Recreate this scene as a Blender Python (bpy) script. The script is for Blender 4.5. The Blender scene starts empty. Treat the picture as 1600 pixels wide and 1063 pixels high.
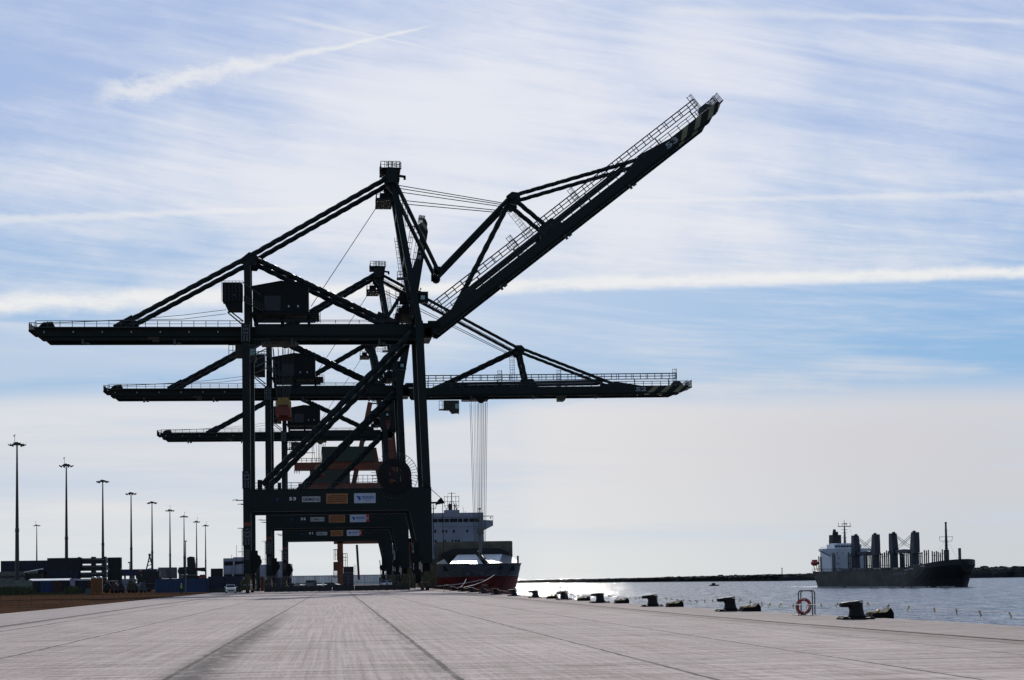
import bpy, bmesh, math, random
from mathutils import Vector, Matrix
random.seed(7)
R = math.radians
C = bpy.context.scene.collection
S = bpy.context.scene

# ------------------------------------------------------------------ camera
F, TILT, PPX, PPY, EYE = 3000.0, .0155, 870.0, 750.0, 1.72
def _n(v): return Vector(v).normalized()
_y = _n((526 - PPX, 909 - PPY, F))              # direction of the quay in (right, down, forward)
_h = _n((1, -TILT, 0))
_z = _y.cross(_h).normalized()
if _z.y > 0: _z = -_z
_x = _y.cross(_z)
def ray(px, py):
    c = Vector((px - PPX, py - PPY, F)); return Vector((_x.dot(c), _y.dot(c), _z.dot(c)))
def P(px, py, Y):
    d = ray(px, py); return d * (Y / d.y) + Vector((0, 0, EYE))
def G(px, py, z=0.0):
    d = ray(px, py); return d * ((z - EYE) / d.z) + Vector((0, 0, EYE))
cam = bpy.data.cameras.new('camera'); camo = bpy.data.objects.new('camera', cam); C.objects.link(camo)
_w = lambda v: (_x.dot(Vector(v)), _y.dot(Vector(v)), _z.dot(Vector(v)))
c0, c1, c2 = _w((1, 0, 0)), _w((0, -1, 0)), _w((0, 0, -1))
camo.matrix_world = Matrix(((c0[0], c1[0], c2[0], 0), (c0[1], c1[1], c2[1], 0), (c0[2], c1[2], c2[2], EYE), (0, 0, 0, 1)))
cam.sensor_width = 36; cam.lens = F / 1600 * 36
cam.shift_x = (800 - PPX) / 1600; cam.shift_y = (PPY - 531.5) / 1600
cam.clip_start = .5; cam.clip_end = 60000
S.camera = camo
S.view_settings.view_transform = 'Standard'; S.view_settings.look = 'None'
S.view_settings.exposure = 0.0; S.view_settings.gamma = 1

# ------------------------------------------------------------------ node DSL
class NT:
    def __init__(s, tree): s.t = tree
    def node(s, typ, **kw):
        n = s.t.nodes.new(typ)
        for k, v in kw.items(): setattr(n, k, v)
        return n
    def put(s, sock, v):
        if isinstance(v, V): s.t.links.new(v.s, sock)
        elif v is not None: sock.default_value = v
    def math(s, op, a, b=None, c=None):
        n = s.node('ShaderNodeMath', operation=op)
        for i, v in enumerate((a, b, c)):
            if v is not None: s.put(n.inputs[i], v)
        return V(s, n.outputs[0])
    def comb(s, x, y, z):
        n = s.node('ShaderNodeCombineXYZ')
        for i, v in enumerate((x, y, z)): s.put(n.inputs[i], v)
        return V(s, n.outputs[0])
    def sep(s, v):
        n = s.node('ShaderNodeSeparateXYZ'); s.put(n.inputs[0], v); return [V(s, o) for o in n.outputs]
    def noise(s, vec, scale=1, detail=4, rough=.5, dist=0):
        n = s.node('ShaderNodeTexNoise'); s.put(n.inputs['Vector'], vec)
        n.inputs['Scale'].default_value = scale; n.inputs['Detail'].default_value = detail
        n.inputs['Roughness'].default_value = rough; n.inputs['Distortion'].default_value = dist
        return V(s, n.outputs[0])
    def mix(s, f, a, b):
        n = s.node('ShaderNodeMix', data_type='RGBA'); s.put(n.inputs[0], f)
        s.put(n.inputs[6], a if isinstance(a, V) else (*a, 1)); s.put(n.inputs[7], b if isinstance(b, V) else (*b, 1))
        return V(s, n.outputs[2])
    def ss(s, x, a, b, lo=0.0, hi=1.0):
        n = s.node('ShaderNodeMapRange', interpolation_type='SMOOTHSTEP'); s.put(n.inputs[0], x)
        for i, v in ((1, a), (2, b), (3, lo), (4, hi)): s.put(n.inputs[i], v)
        return V(s, n.outputs[0])
    def vmath(s, op, a, b):
        n = s.node('ShaderNodeVectorMath', operation=op); s.put(n.inputs[0], a); s.put(n.inputs[1], b); return V(s, n.outputs[0])
class V:
    def __init__(s, nt, sock): s.n, s.s = nt, sock
    def __add__(s, o): return s.n.math('ADD', s, o)
    __radd__ = __add__
    def __mul__(s, o): return s.n.math('MULTIPLY', s, o)
    __rmul__ = __mul__
    def __sub__(s, o): return s.n.math('SUBTRACT', s, o)
    def __rsub__(s, o): return s.n.math('SUBTRACT', o, s)
    def __truediv__(s, o): return s.n.math('DIVIDE', s, o)
    def abs(s): return s.n.math('ABSOLUTE', s)
    def max(s, o): return s.n.math('MAXIMUM', s, o)
    def min(s, o): return s.n.math('MINIMUM', s, o)

# ------------------------------------------------------------------ sun and sky
SUN_EL, SUN_AZ = R(28), R(7)
sd = Vector((math.sin(SUN_AZ) * math.cos(SUN_EL), math.cos(SUN_AZ) * math.cos(SUN_EL), math.sin(SUN_EL)))
sl = bpy.data.lights.new('sun', 'SUN'); sl.energy = 3.0; sl.angle = R(.53); sl.color = (1, .94, .88)
so = bpy.data.objects.new('sun', sl); C.objects.link(so); so.rotation_mode = 'QUATERNION'
so.rotation_quaternion = sd.to_track_quat('Z', 'Y')
def lin(r, g, b): return tuple(((c / 255 + .055) / 1.055) ** 2.4 if c > 10 else c / 255 / 12.92 for c in (r, g, b))
W = bpy.data.worlds.new('World'); S.world = W; W.use_nodes = True
W.node_tree.nodes.clear(); nt = NT(W.node_tree)
STR = .1
tc = nt.node('ShaderNodeTexCoord'); X, Y, Z = nt.sep(V(nt, tc.outputs['Generated']))
yy = Y.abs().max(.12)
u, v = X / yy, Z / yy
nis = nt.node('ShaderNodeTexSky', sky_type='NISHITA', sun_disc=False, sun_elevation=SUN_EL, sun_rotation=SUN_AZ,
              air_density=1.0, dust_density=.6, ozone_density=2.0)
def uv(px, py): d = ray(px, py); return d.x / d.y, d.z / d.y
def line(p, q):
    (a, b), (c, d) = uv(*p), uv(*q); k = (d - b) / (c - a); return b - k * a, k
def lv(p, q):            # signed height above the line p-q
    c, k = line(p, q); return v - (u * k + c)
px = 1 / 3000.0
# fibrous cirrus: fine streaks that dip slightly to the right, warped by a slow noise
w1 = nt.noise(nt.comb(u * 4, v * 7, 3.1), 1, 2, .5) - .5
slope = nt.ss(v, .05, .30, .03, .17)
sv = v + u * slope + w1 * .022
f0 = nt.noise(nt.comb(u * 3.2, sv * 26, 7.5), 1, 3, .5)
f1 = nt.noise(nt.comb(u * 7, sv * 80, .5), 1, 7, .68, .35)
clump = nt.noise(nt.comb(u * 22, v * 34, 2.5), 1, 5, .6)
f2 = nt.noise(nt.comb(u * 16, sv * 260, 4.5), 1, 4, .6)
big = nt.noise(nt.comb(u * 5 + 2.0, v * 11, 9.2), 1, 3, .5)
# veil cover: thick in the centre, thinner at the upper left and upper right
du = u.max(-.28).min(.42) - .1; dv = v.min(.30) - .175
cov = 1 - nt.ss((du * du * 9 + dv * dv * 55), 0.02, 1.1) * .62
def patch(px_, py_, sx_, sy_):
    (pu, pv) = uv(px_, py_); e1 = (u - pu) * (1 / sx_); e2 = (v - pv + (u - pu) * .12) * (1 / sy_)
    return nt.ss(e1 * e1 + e2 * e2 + (clump - .5) * 1.6, 1.0, .0)
cov = cov + patch(1130, 85, .065, .028) * .42 + patch(640, 190, .075, .030) * .16 + patch(500, 300, .10, .018) * .16
cov = cov + (big - .5) * .9 + (f1 - .5) * 1.05 + (f0 - .5) * .95 + (f2 - .5) * .35 + (clump - .5) * .75
c_up = nt.ss(cov, .05, 1.34)
# the clear blue gap under the long contrail
top = lv((800, 452), (1600, 428))
gl = nt.ss(u, -.06, .16)                                   # the gap opens to the right
top_m = nt.ss(top, -12 * px, -1 * px, 1, 0)
lower = lv((900, 612), (1600, 566)) + (nt.noise(nt.comb(u * 9, v * 25, 1.7), 1, 3, .5) - .5) * .022 - nt.math('MULTIPLY', (u - .23) * (u - .23), -.35)
low_m = nt.ss(lower, -6 * px, 30 * px)
gap = top_m * low_m * gl
c_gap = nt.ss(f1 * .6 + f0 * .4 + (f2 - .5) * .25, .42, .78) * .52 + nt.ss(u, .34, .12) * .30
c = c_up * (1 - gap) + c_gap.min(1.0) * gap
# second, weaker gap on the left under the thick contrail
lg = nt.ss(lv((0, 500), (400, 500)), 0.0, -8 * px) * nt.ss(lv((0, 620), (400, 600)), 0, 40 * px) * nt.ss(u, -.02, -.08)
c = c * (1 - lg) + (c_gap + .15).min(1.0) * lg
# below the gap a smooth grey veil
veil = nt.ss(v, .115, .085) * (1 - gap) * nt.ss(lower, 2 * px, -10 * px) * nt.ss(u, .0, .12)
vv = nt.ss(lv((0, 600), (1600, 600)) + w1 * .03, 40 * px, -45 * px) * (1 - gap)
c = c.max(veil).max(vv * (.86 + (f1 - .5) * .5))
def trail(c, p, q, w0, w1_, soft, amp, u0, u1, fr=60, sharp=.5):
    (a, _), (b, _) = uv(*p), uv(*q)
    t = nt.ss(u, a, b)
    wd = (w0 + t * (w1_ - w0)) * px
    rag = (nt.noise(nt.comb(u * fr, v * fr * 1.6, p[0] * .01), 1, 6, .7) - .5) * wd * 3.2
    d = (lv(p, q) + rag * sharp).abs()
    m = nt.ss(d / wd, 1.25, soft * .5) * amp * nt.ss(nt.noise(nt.comb(u * fr * .7, v * fr * 3, 8.3), 1, 5, .7), .22, .52, .62, 1.0)
    m = m * nt.ss(u, uv(*u0)[0], uv(u0[0] + 60, u0[1])[0]) * nt.ss(u, uv(*u1)[0], uv(u1[0] - 60, u1[1])[0])
    return m
tr = trail(c, (0, 475), (800, 447), 19, 13, .1, 1.0, (-400, 0), (860, 450), 45)
tr = tr.max(trail(c, (740, 447), (1600, 424), 13, 13, .1, .95, (700, 450), (2400, 420), 70))
tr = tr.max(trail(c, (0, 344), (480, 325), 8, 5, .15, .5, (-400, 0), (620, 325), 120))
tr = tr.max(trail(c, (900, 316), (1600, 303), 3, 8, .05, .42, (880, 316), (2400, 300), 160))
tr = tr.max(trail(c, (170, 150), (600, 57), 24, 3.5, .0, .68, (130, 150), (690, 57), 70, 1.0))
tr = tr.max(trail(c, (450, 28), (690, 80), 6, 2, .1, .36, (420, 30), (700, 80), 60))
tr = tr.max(trail(c, (900, 12), (1600, 34), 12, 5, .05, .35, (1000, 12), (1640, 34), 30))
sepv = nt.ss(v, .0, .07)
away = nt.ss(Y, -.35, .55)                                  # thin cloud is brightest towards the sun
hi = nt.mix(nt.ss(v, .12, .24), lin(230, 232, 238), lin(229, 232, 241))
right = nt.ss(u, .05, .36)
lowc = nt.mix(right, lin(226, 225, 227), lin(208, 208, 213))
hz = nt.mix(right, lin(227, 229, 228), lin(203, 208, 213))
cl = nt.mix(sepv, hz, nt.mix(nt.ss(v, .07, .15), lowc, hi))
ndeep = nt.vmath('SCALE', V(nt, nis.outputs[0]), None)
ndeep.s.node.inputs['Scale'].default_value = STR * 1.0
blue = nt.mix(nt.ss(v, .10, .27), lin(126, 174, 219), lin(162, 184, 224))
blue = nt.mix(.08, blue, ndeep)
lowb = nt.noise(nt.comb(u * 3.0, (v + u * .02 + w1 * .01) * 48, 12.0), 1, 5, .6)
cl = nt.mix(nt.ss(lowb, .45, .72) * nt.ss(v, .16, .09) * nt.ss(v, .004, .03) * .55, cl, lin(200, 212, 228))
skyc = nt.mix(c.max(0.0).min(1.0), blue, cl)
skyc = nt.mix(tr.max(0.0).min(1.0), skyc, lin(238, 238, 238))
back = nt.mix(c.max(0.0).min(1.0) * .5, nt.vmath('SCALE', V(nt, nis.outputs[0]), None), lin(130, 140, 158))
for n_ in W.node_tree.nodes:
    if n_.bl_idname == 'ShaderNodeVectorMath': n_.inputs['Scale'].default_value = STR
skyc = nt.mix(away, back, skyc)
sc = nt.vmath('SCALE', skyc, None); sc.s.node.inputs['Scale'].default_value = 1 / STR
bg = nt.node('ShaderNodeBackground'); nt.put(bg.inputs[0], sc); bg.inputs[1].default_value = STR
wo = nt.node('ShaderNodeOutputWorld'); W.node_tree.links.new(bg.outputs[0], wo.inputs[0])

# ------------------------------------------------------------------ materials
MATS = {}
def mat(name, col, rough=.6, var=.25, scale=1.0, metal=0.0, spec=.5, bump=0.0, bscale=8.0, stretch=(1, 1, 1), emit=None):
    if name in MATS: return MATS[name]
    m = bpy.data.materials.new(name); m.use_nodes = True; t = NT(m.node_tree)
    b = m.node_tree.nodes['Principled BSDF']
    tcn = t.node('ShaderNodeTexCoord'); vec = V(t, tcn.outputs['Object'])
    vec = t.vmath('MULTIPLY', vec, stretch)
    n = t.noise(vec, scale, 5, .6)
    k = t.ss(n, .3, .7)
    t.put(b.inputs['Base Color'], t.mix(k, tuple(c * (1 - var) for c in col), tuple(min(1, c * (1 + var)) for c in col)))
    t.put(b.inputs['Roughness'], t.ss(n, .2, .8, max(.02, rough - .1), min(1, rough + .1)))
    b.inputs['Metallic'].default_value = metal; b.inputs['Specular IOR Level'].default_value = spec
    if bump:
        bn = t.node('ShaderNodeBump'); bn.inputs['Strength'].default_value = bump; bn.inputs['Distance'].default_value = .05
        t.put(bn.inputs['Height'], t.noise(vec, bscale, 4, .6)); m.node_tree.links.new(bn.outputs[0], b.inputs['Normal'])
    if emit:
        b.inputs['Emission Color'].default_value = (*emit, 1); b.inputs['Emission Strength'].default_value = 1
    MATS[name] = m; return m
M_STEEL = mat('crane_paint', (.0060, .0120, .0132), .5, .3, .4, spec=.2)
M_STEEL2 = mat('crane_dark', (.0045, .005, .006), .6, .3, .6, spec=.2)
M_RAILM = mat('galvanised', (.045, .05, .055), .55, .3, 2)
M_ROPE = mat('wire_rope', (.03, .03, .032), .7, .2, 2)
M_CABY = mat('faded_yellow', (.035, .025, .008), .6, .35, 1.5)
M_OLIVE = mat('olive_bogie', (.055, .042, .018), .7, .5, 2)
M_REDP = mat('red_paint', (.15, .018, .012), .6, .35, 1.5)
M_SIGNW = mat('sign_grey', (.45, .46, .47), .6, .08, 1)
M_SIGNB = mat('sign_pale_blue', (.42, .46, .58), .6, .08, 1)
M_SIGNO = mat('sign_orange', (.26, .105, .03), .6, .15, 1)
M_TXTD = mat('letter_dark', (.02, .02, .025), .6, .1, 1)
M_TXTW = mat('letter_white', (.75, .75, .75), .6, .08, 1)
M_TXTB = mat('letter_blue', (.02, .08, .30), .6, .1, 1)
M_STRIPE = mat('stripe_khaki', (.22, .19, .11), .6, .2, 1)
M_GLASS = mat('glass_dark', (.012, .014, .018), .35, .1, 1, spec=.15)
M_GLASSB = mat('glass_tint', (.25, .45, .45), .2, .1, 1)
M_WHITE = mat('white_paint', (.62, .64, .66), .45, .12, .6)
M_WHITE2 = mat('glossy_white', (.80, .80, .80), .22, .10, 1.5, spec=.7)
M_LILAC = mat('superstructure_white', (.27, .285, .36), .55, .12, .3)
M_HRED = mat('hull_red', (.14, .012, .012), .6, .35, .25, stretch=(1, 1, .5))
M_HGREY = mat('hull_grey', (.075, .085, .105), .5, .2, .3)
M_HBLACK = mat('hull_black', (.0085, .0085, .011), .6, .35, .2)
M_HBLUE = mat('hull_blue', (.012, .016, .06), .5, .3, .2)
M_BROWN = mat('hatch_brown', (.135, .115, .088), .75, .3, .4)
M_ORANGE = mat('crane_orange', (.13, .028, .008), .6, .3, .4)
M_GREEN = mat('machine_green', (.022, .032, .022), .7, .2, .4)
M_BLACK = mat('black_iron', (.006, .006, .007), .65, .3, 6, bump=.3, spec=.3)
M_RUBBER = mat('rubber', (.006, .006, .006), .8, .3, 4, spec=.2)
M_POLE = mat('mast_grey', (.10, .105, .11), .5, .15, 1)
M_LAMPH = mat('lamp_head', (.03, .032, .035), .5, .2, 2)
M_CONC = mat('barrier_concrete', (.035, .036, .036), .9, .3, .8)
M_ORL = mat('signal_orange', (.55, .03, .015), .5, .2, 5)
M_YEL = mat('tape_yellow', (.55, .38, .10), .6, .3, 20)
M_ROPEW = mat('white_rope', (.62, .60, .56), .8, .2, 5)
M_HIVIS = mat('hi_vis', (.35, .55, .06), .7, .2, 3)
M_SKIN = mat('skin', (.35, .2, .14), .6, .1, 3)
M_CLOTH = mat('dark_cloth', (.01, .012, .02), .9, .2, 3)
M_RUST = mat('rust', (.10, .035, .02), .85, .4, 2)
def cont_mat(nm, c):        # corrugated steel of a container
    m = mat('container_' + nm, c, .6, .3, .7); return m
M_CN = cont_mat('navy', (.008, .011, .035)); M_CK = cont_mat('black', (.008, .009, .012)); M_CB = cont_mat('blue', (.012, .04, .11))
M_CR = cont_mat('maroon', (.05, .010, .010)); M_CG = cont_mat('grey', (.15, .15, .135)); M_CBB = cont_mat('bright_blue', (.006, .03, .13))

# ------------------------------------------------------------------ mesh helpers
class MB:
    def __init__(s): s.v, s.f = [], []
    def add(s, vs, fs):
        o = len(s.v); s.v += [tuple(p) for p in vs]; s.f += [tuple(i + o for i in f) for f in fs]; return s
    def box(s, x0, x1, y0, y1, z0, z1):
        return s.add([(x0, y0, z0), (x1, y0, z0), (x1, y1, z0), (x0, y1, z0), (x0, y0, z1), (x1, y0, z1), (x1, y1, z1), (x0, y1, z1)],
                     [(3, 2, 1, 0), (4, 5, 6, 7), (0, 1, 5, 4), (1, 2, 6, 5), (2, 3, 7, 6), (3, 0, 4, 7)])
    def beam(s, p, q, w, h, up=(0, 1, 0)):
        p, q = Vector(p), Vector(q); d = (q - p).normalized(); a = Vector(up)
        if abs(d.dot(a)) > .99: a = Vector((1, 0, 0))
        a = (a - d * a.dot(d)).normalized(); b = d.cross(a)
        vs = [e + a * (i * w / 2) + b * (j * h / 2) for e in (p, q) for i, j in ((-1, -1), (1, -1), (1, 1), (-1, 1))]
        return s.add(vs, [(3, 2, 1, 0), (4, 5, 6, 7), (0, 1, 5, 4), (1, 2, 6, 5), (2, 3, 7, 6), (3, 0, 4, 7)])
    def tube(s, p, q, r, r2=None, n=8):
        p, q = Vector(p), Vector(q); r2 = r if r2 is None else r2; d = (q - p).normalized()
        a = Vector((0, 0, 1)) if abs(d.z) < .9 else Vector((1, 0, 0))
        a = (a - d * a.dot(d)).normalized(); b = d.cross(a); vs = []
        for e, rr in ((p, r), (q, r2)):
            for i in range(n):
                t = 2 * math.pi * i / n; vs.append(e + a * (math.cos(t) * rr) + b * (math.sin(t) * rr))
        return s.add(vs, [(i, (i + 1) % n, n + (i + 1) % n, n + i) for i in range(n)] + [tuple(range(n - 1, -1, -1)), tuple(range(n, 2 * n))])
    def strake(s, p, q, r, pitch=6.6, amp=.11, n=12):
        p, q = Vector(p), Vector(q); d = q - p; L = d.length; d.normalize()
        a = Vector((0, 1, 0)); a = (a - d * a.dot(d)).normalized(); b = d.cross(a); k = max(2, int(L / .5)); vs = []
        for j in range(k + 1):
            e = p + d * (L * j / k)
            for i in range(n):
                t = 2 * math.pi * i / n; rr = r * (1 + amp * math.cos(3 * (t - 2 * math.pi * L * j / k / pitch / 1)))
                vs.append(e + a * (math.cos(t) * rr) + b * (math.sin(t) * rr))
        fs = [(j * n + i, j * n + (i + 1) % n, (j + 1) * n + (i + 1) % n, (j + 1) * n + i) for j in range(k) for i in range(n)]
        return s.add(vs, fs + [tuple(range(n - 1, -1, -1)), tuple(range(k * n, k * n + n))])
    def path(s, pts, r, n=5):
        for a, b in zip(pts, pts[1:]): s.tube(a, b, r, n=n)
        return s
    def prism(s, poly, y0, y1):     # polygon in x,z pushed along y
        n = len(poly); vs = [(x, y0, z) for x, z in poly] + [(x, y1, z) for x, z in poly]
        return s.add(vs, [tuple(range(n)), tuple(range(2 * n - 1, n - 1, -1))] + [(i, i + n, (i + 1) % n + n, (i + 1) % n) for i in range(n)])
    def plan(s, poly, z0, z1):
        n = len(poly); vs = [(x, y, z0) for x, y in poly] + [(x, y, z1) for x, y in poly]
        return s.add(vs, [tuple(range(n - 1, -1, -1)), tuple(range(n, 2 * n))] + [(i, (i + 1) % n, (i + 1) % n + n, i + n) for i in range(n)])
    def rail(s, pts, h=1.05, sp=1.6, r=.055, up=(0, 0, 1), mid=True):
        U = Vector(up)
        for p, q in zip(pts, pts[1:]):
            p, q = Vector(p), Vector(q); L = (q - p).length; k = max(1, round(L / sp))
            s.tube(p + U * h, q + U * h, r, n=4)
            if mid: s.tube(p + U * h * .5, q + U * h * .5, r * .7, n=4)
            for i in range(k + 1):
                e = p.lerp(q, i / k); s.tube(e, e + U * h, r, n=4)
        return s
    def ladder(s, p, q, w=.5, side=(0, 1, 0), cage=0, r=.035):
        p, q, sd_ = Vector(p), Vector(q), Vector(side) * w / 2; L = (q - p).length; d = (q - p).normalized()
        s.tube(p - sd_, q - sd_, r, n=4); s.tube(p + sd_, q + sd_, r, n=4)
        k = int(L / .6)
        for i in range(k): e = p + d * (i * .6 + .3); s.tube(e - sd_, e + sd_, r * .8, n=4)
        if cage:
            o = Vector(side).cross(d).normalized() * cage; k = int(L / 1.0)
            for i in range(k + 1):
                e = p + d * min(L, i * 1.0); s.path([e - sd_, e - sd_ * 1.2 + o * .7, e + o, e + sd_ * 1.2 + o * .7, e + sd_], r * .8, 4)
            for f in (-sd_ * 1.2 + o * .7, o, sd_ * 1.2 + o * .7): s.tube(p + f, q + f, r * .8, n=4)
        return s
    def disc(s, c, r, th, n=32, axis='y', r_in=0):
        vs = []
        for y in (-th / 2, th / 2):
            for rr in ((r_in, r) if r_in else (r,)):
                for i in range(n):
                    t = 2 * math.pi * i / n; a, b = math.cos(t) * rr, math.sin(t) * rr
                    vs.append({'y': (c[0] + a, c[1] + y, c[2] + b), 'x': (c[0] + y, c[1] + a, c[2] + b), 'z': (c[0] + a, c[1] + b, c[2] + y)}[axis])
        fs = []
        if r_in:
            for i in range(n):
                j = (i + 1) % n
                fs += [(i, j, n + j, n + i), (2 * n + i, 3 * n + i, 3 * n + j, 2 * n + j), (n + i, n + j, 3 * n + j, 3 * n + i), (i, 2 * n + i, 2 * n + j, j)]
        else:
            fs = [tuple(range(n)), tuple(range(2 * n - 1, n - 1, -1))] + [(i, (i + 1) % n, n + (i + 1) % n, n + i) for i in range(n)]
        return s.add(vs, fs)
    def ball(s, c, r, n=10, k=6, sc=(1, 1, 1)):
        vs = [(c[0], c[1], c[2] - r * sc[2])]
        for j in range(1, k):
            ph = math.pi * j / k - math.pi / 2
            for i in range(n):
                t = 2 * math.pi * i / n; vs.append((c[0] + r * sc[0] * math.cos(ph) * math.cos(t), c[1] + r * sc[1] * math.cos(ph) * math.sin(t), c[2] + r * sc[2] * math.sin(ph)))
        vs.append((c[0], c[1], c[2] + r * sc[2])); L = len(vs) - 1
        fs = [(0, 1 + (i + 1) % n, 1 + i) for i in range(n)]
        for j in range(k - 2): fs += [(1 + j * n + i, 1 + j * n + (i + 1) % n, 1 + (j + 1) * n + (i + 1) % n, 1 + (j + 1) * n + i) for i in range(n)]
        fs += [(L, L - n + i, L - n + (i + 1) % n) for i in range(n)]
        return s.add(vs, fs)
    def loft(s, rings, cap=True, closed=True):
        n = len(rings[0]); vs = [p for r_ in rings for p in r_]; fs = []
        for j in range(len(rings) - 1):
            for i in range(n if closed else n - 1):
                fs.append((j * n + i, j * n + (i + 1) % n, (j + 1) * n + (i + 1) % n, (j + 1) * n + i))
        if cap: fs += [tuple(range(n - 1, -1, -1)), tuple(range((len(rings) - 1) * n, len(rings) * n))]
        return s.add(vs, fs)
    def build(s, name, m, parent=None, loc=None, smooth=False, bevel=0):
        me = bpy.data.meshes.new(name); me.from_pydata(s.v, [], s.f)
        bm = bmesh.new(); bm.from_mesh(me)
        bmesh.ops.recalc_face_normals(bm, faces=bm.faces)
        if bevel: bmesh.ops.bevel(bm, geom=list(bm.edges), offset=bevel, segments=2, affect='EDGES', clamp_overlap=True)
        bm.to_mesh(me); bm.free()
        if smooth: me.polygons.foreach_set('use_smooth', [True] * len(me.polygons))
        if m: me.materials.append(m)
        o = bpy.data.objects.new(name, me); C.objects.link(o)
        if parent: o.parent = parent
        if loc: o.location = loc
        return o
def tag(o, label=None, cat=None, group=None, kind=None):
    if label: o['label'] = label
    if cat: o['category'] = cat
    if group: o['group'] = group
    if kind: o['kind'] = kind
    return o
def thing(name, label, cat, loc=(0, 0, 0), rz=0, group=None):
    o = bpy.data.objects.new(name, None); C.objects.link(o); o.location = loc; o.rotation_euler = (0, 0, rz); o.empty_display_size = .2
    return tag(o, label, cat, group)
def text(name, body, w, h, m, parent, loc, rot=(math.pi / 2, 0, 0), bold=0.0, fontscale=1.0):
    cu = bpy.data.curves.new('t', 'FONT'); cu.body = body; cu.size = 1; cu.offset = bold; cu.extrude = .01; cu.resolution_u = 3
    to = bpy.data.objects.new('t', cu); C.objects.link(to); bpy.context.view_layer.update()
    me = bpy.data.meshes.new_from_object(to.evaluated_get(bpy.context.evaluated_depsgraph_get()))
    bpy.data.objects.remove(to); me.name = name
    xs = [p.co.x for p in me.vertices]; ys = [p.co.y for p in me.vertices]
    for p in me.vertices:
        p.co.x = (p.co.x - min(xs)) / (max(xs) - min(xs)) * w; p.co.y = (p.co.y - min(ys)) / (max(ys) - min(ys)) * h
    me.materials.clear(); me.materials.append(m)
    o = bpy.data.objects.new(name, me); C.objects.link(o); o.parent = parent; o.location = loc; o.rotation_euler = rot
    return o
def copy_tree(o, parent=None):
    c = o.copy(); C.objects.link(c); c.parent = parent
    for ch in list(o.children): copy_tree(ch, c)
    return c

# ------------------------------------------------------------------ ground, quay, water
WL = -6.3
EDGE = [(30, 21.8), (45, 21.5), (59, 21.2), (72, 20.8), (83, 20.2), (95, 19.6), (107, 19.2), (125, 19.1), (200, 19.1), (400, 19.1), (1500, 19.1)]
def edge_x(Y):
    for (a, b), (c, d) in zip(EDGE, EDGE[1:]):
        if Y <= c: return b + (d - b) * max(0, (Y - a)) / (c - a)
    return EDGE[-1][1]
def concrete():
    m = bpy.data.materials.new('quay_concrete'); m.use_nodes = True; t = NT(m.node_tree); b = m.node_tree.nodes['Principled BSDF']
    g = t.node('ShaderNodeNewGeometry'); x, y, z = t.sep(V(t, g.outputs['Position']))
    st = t.noise(t.comb(x * .30, y * 1.3, 0), 1, 8, .78)             # brushed across the quay
    st2 = t.noise(t.comb(x * .16, y * 4.5, 4), 1, 6, .7)
    tyre = t.noise(t.comb(x * 7.5, y * .05, 9), 1, 6, .75)
    sl = t.noise(t.comb(x * .2, y * .11, 2), 1, 3, .6)
    crk = t.noise(t.comb(x * .5, y * .22, 31), 1, 5, .6, 1.5)
    pat = t.noise(t.comb(x * .35, y * .30, 44), 1, 3, .5)
    fine = t.noise(t.comb(x * 16, y * 1.5, 2), 1, 6, .85)
    grime = t.noise(t.comb(x * 1.2, y * .5, 7), 1, 8, .8)
    k = .5 + (st - .5) * 3.2 + (st2 - .5) * 3.0 + (tyre - .5) * 2.4 + (fine - .5) * 2.4
    col = t.mix(k.max(0).min(1), (.27, .21, .178), (.60, .505, .455))
    slab = t.math('FLOOR', (x + 3.1) / 5.2) * 13.7 + t.math('FLOOR', (y - .4) / 18.5) * 7.3
    wn = t.node('ShaderNodeTexWhiteNoise', noise_dimensions='1D'); t.put(wn.inputs['W'], slab); sv = V(t, wn.outputs[0])
    col = t.mix(sv * .16, col, (.18, .155, .148))
    col = t.mix(t.ss(grime, .56, .70) * .38, col, (.13, .115, .11))
    col = t.mix(t.ss(x, 13.0, 15.5) * .32, col, (.19, .155, .135))
    col = t.mix(t.ss(x, -11, -16) * .25, col, (.21, .195, .21))
    wob = (t.noise(t.comb(x * .3, y * .8, 3), 1, 4, .6) - .5) * .16
    jn = None
    brk = t.ss(t.noise(t.comb(x, y * .35, 6), 1, 4, .7), .25, .62)
    for xi, w in ((-12.9, .12), (-8.0, .075), (-3.1, .08), (2.1, .095), (6.25, .075), (10.2, .065), (14.0, .05)):
        d = t.ss((x + wob - xi).abs(), w, w * .4) * (.45 + brk * .5)
        jn = d if jn is None else jn.max(d)
    yj = t.math('FRACT', (y - 9.65) / 18.5)
    d = t.ss((yj - .5).abs() * 18.5 + wob * 2, .30, .08) * (.12 + brk * .5) * t.ss(t.noise(t.comb(x * .35, y * .05, 15), 1, 3, .6), .38, .6); jn = jn.max(d)
    col = t.mix(jn, col, (.035, .03, .03))
    # rubber smudge along one joint
    sm = t.ss((x + 2.75 + wob * 5).abs(), .85, .0) * t.ss(t.noise(t.comb(x * 2.4, y * .8, 1), 1, 6, .75), .28, .55) * t.ss(y, 130, 60)
    col = t.mix(sm * .92, col, (.05, .045, .045))
    sm2 = t.ss((x - 1.95 - wob).abs(), .35, .05) * t.ss(t.noise(t.comb(x * 3, y * .5, 8), 1, 4, .7), .38, .66) * .6
    col = t.mix(sm2, col, (.07, .06, .06))
    col = t.mix(t.ss((crk - .5).abs(), .006, .001) * t.ss(pat, .5, .62) * .7, col, (.10, .085, .08))
    col = t.mix(t.ss(pat, .60, .66) * .16, col, (.22, .185, .165))
    spots = t.ss(t.noise(t.comb(x * 2.2, y * 2.2, 5), 1, 2, .5), .735, .79)
    col = t.mix(spots * .6, col, (.12, .10, .09))
    t.put(b.inputs['Base Color'], col); b.inputs['Roughness'].default_value = .9; b.inputs['Specular IOR Level'].default_value = .08
    return m
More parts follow.
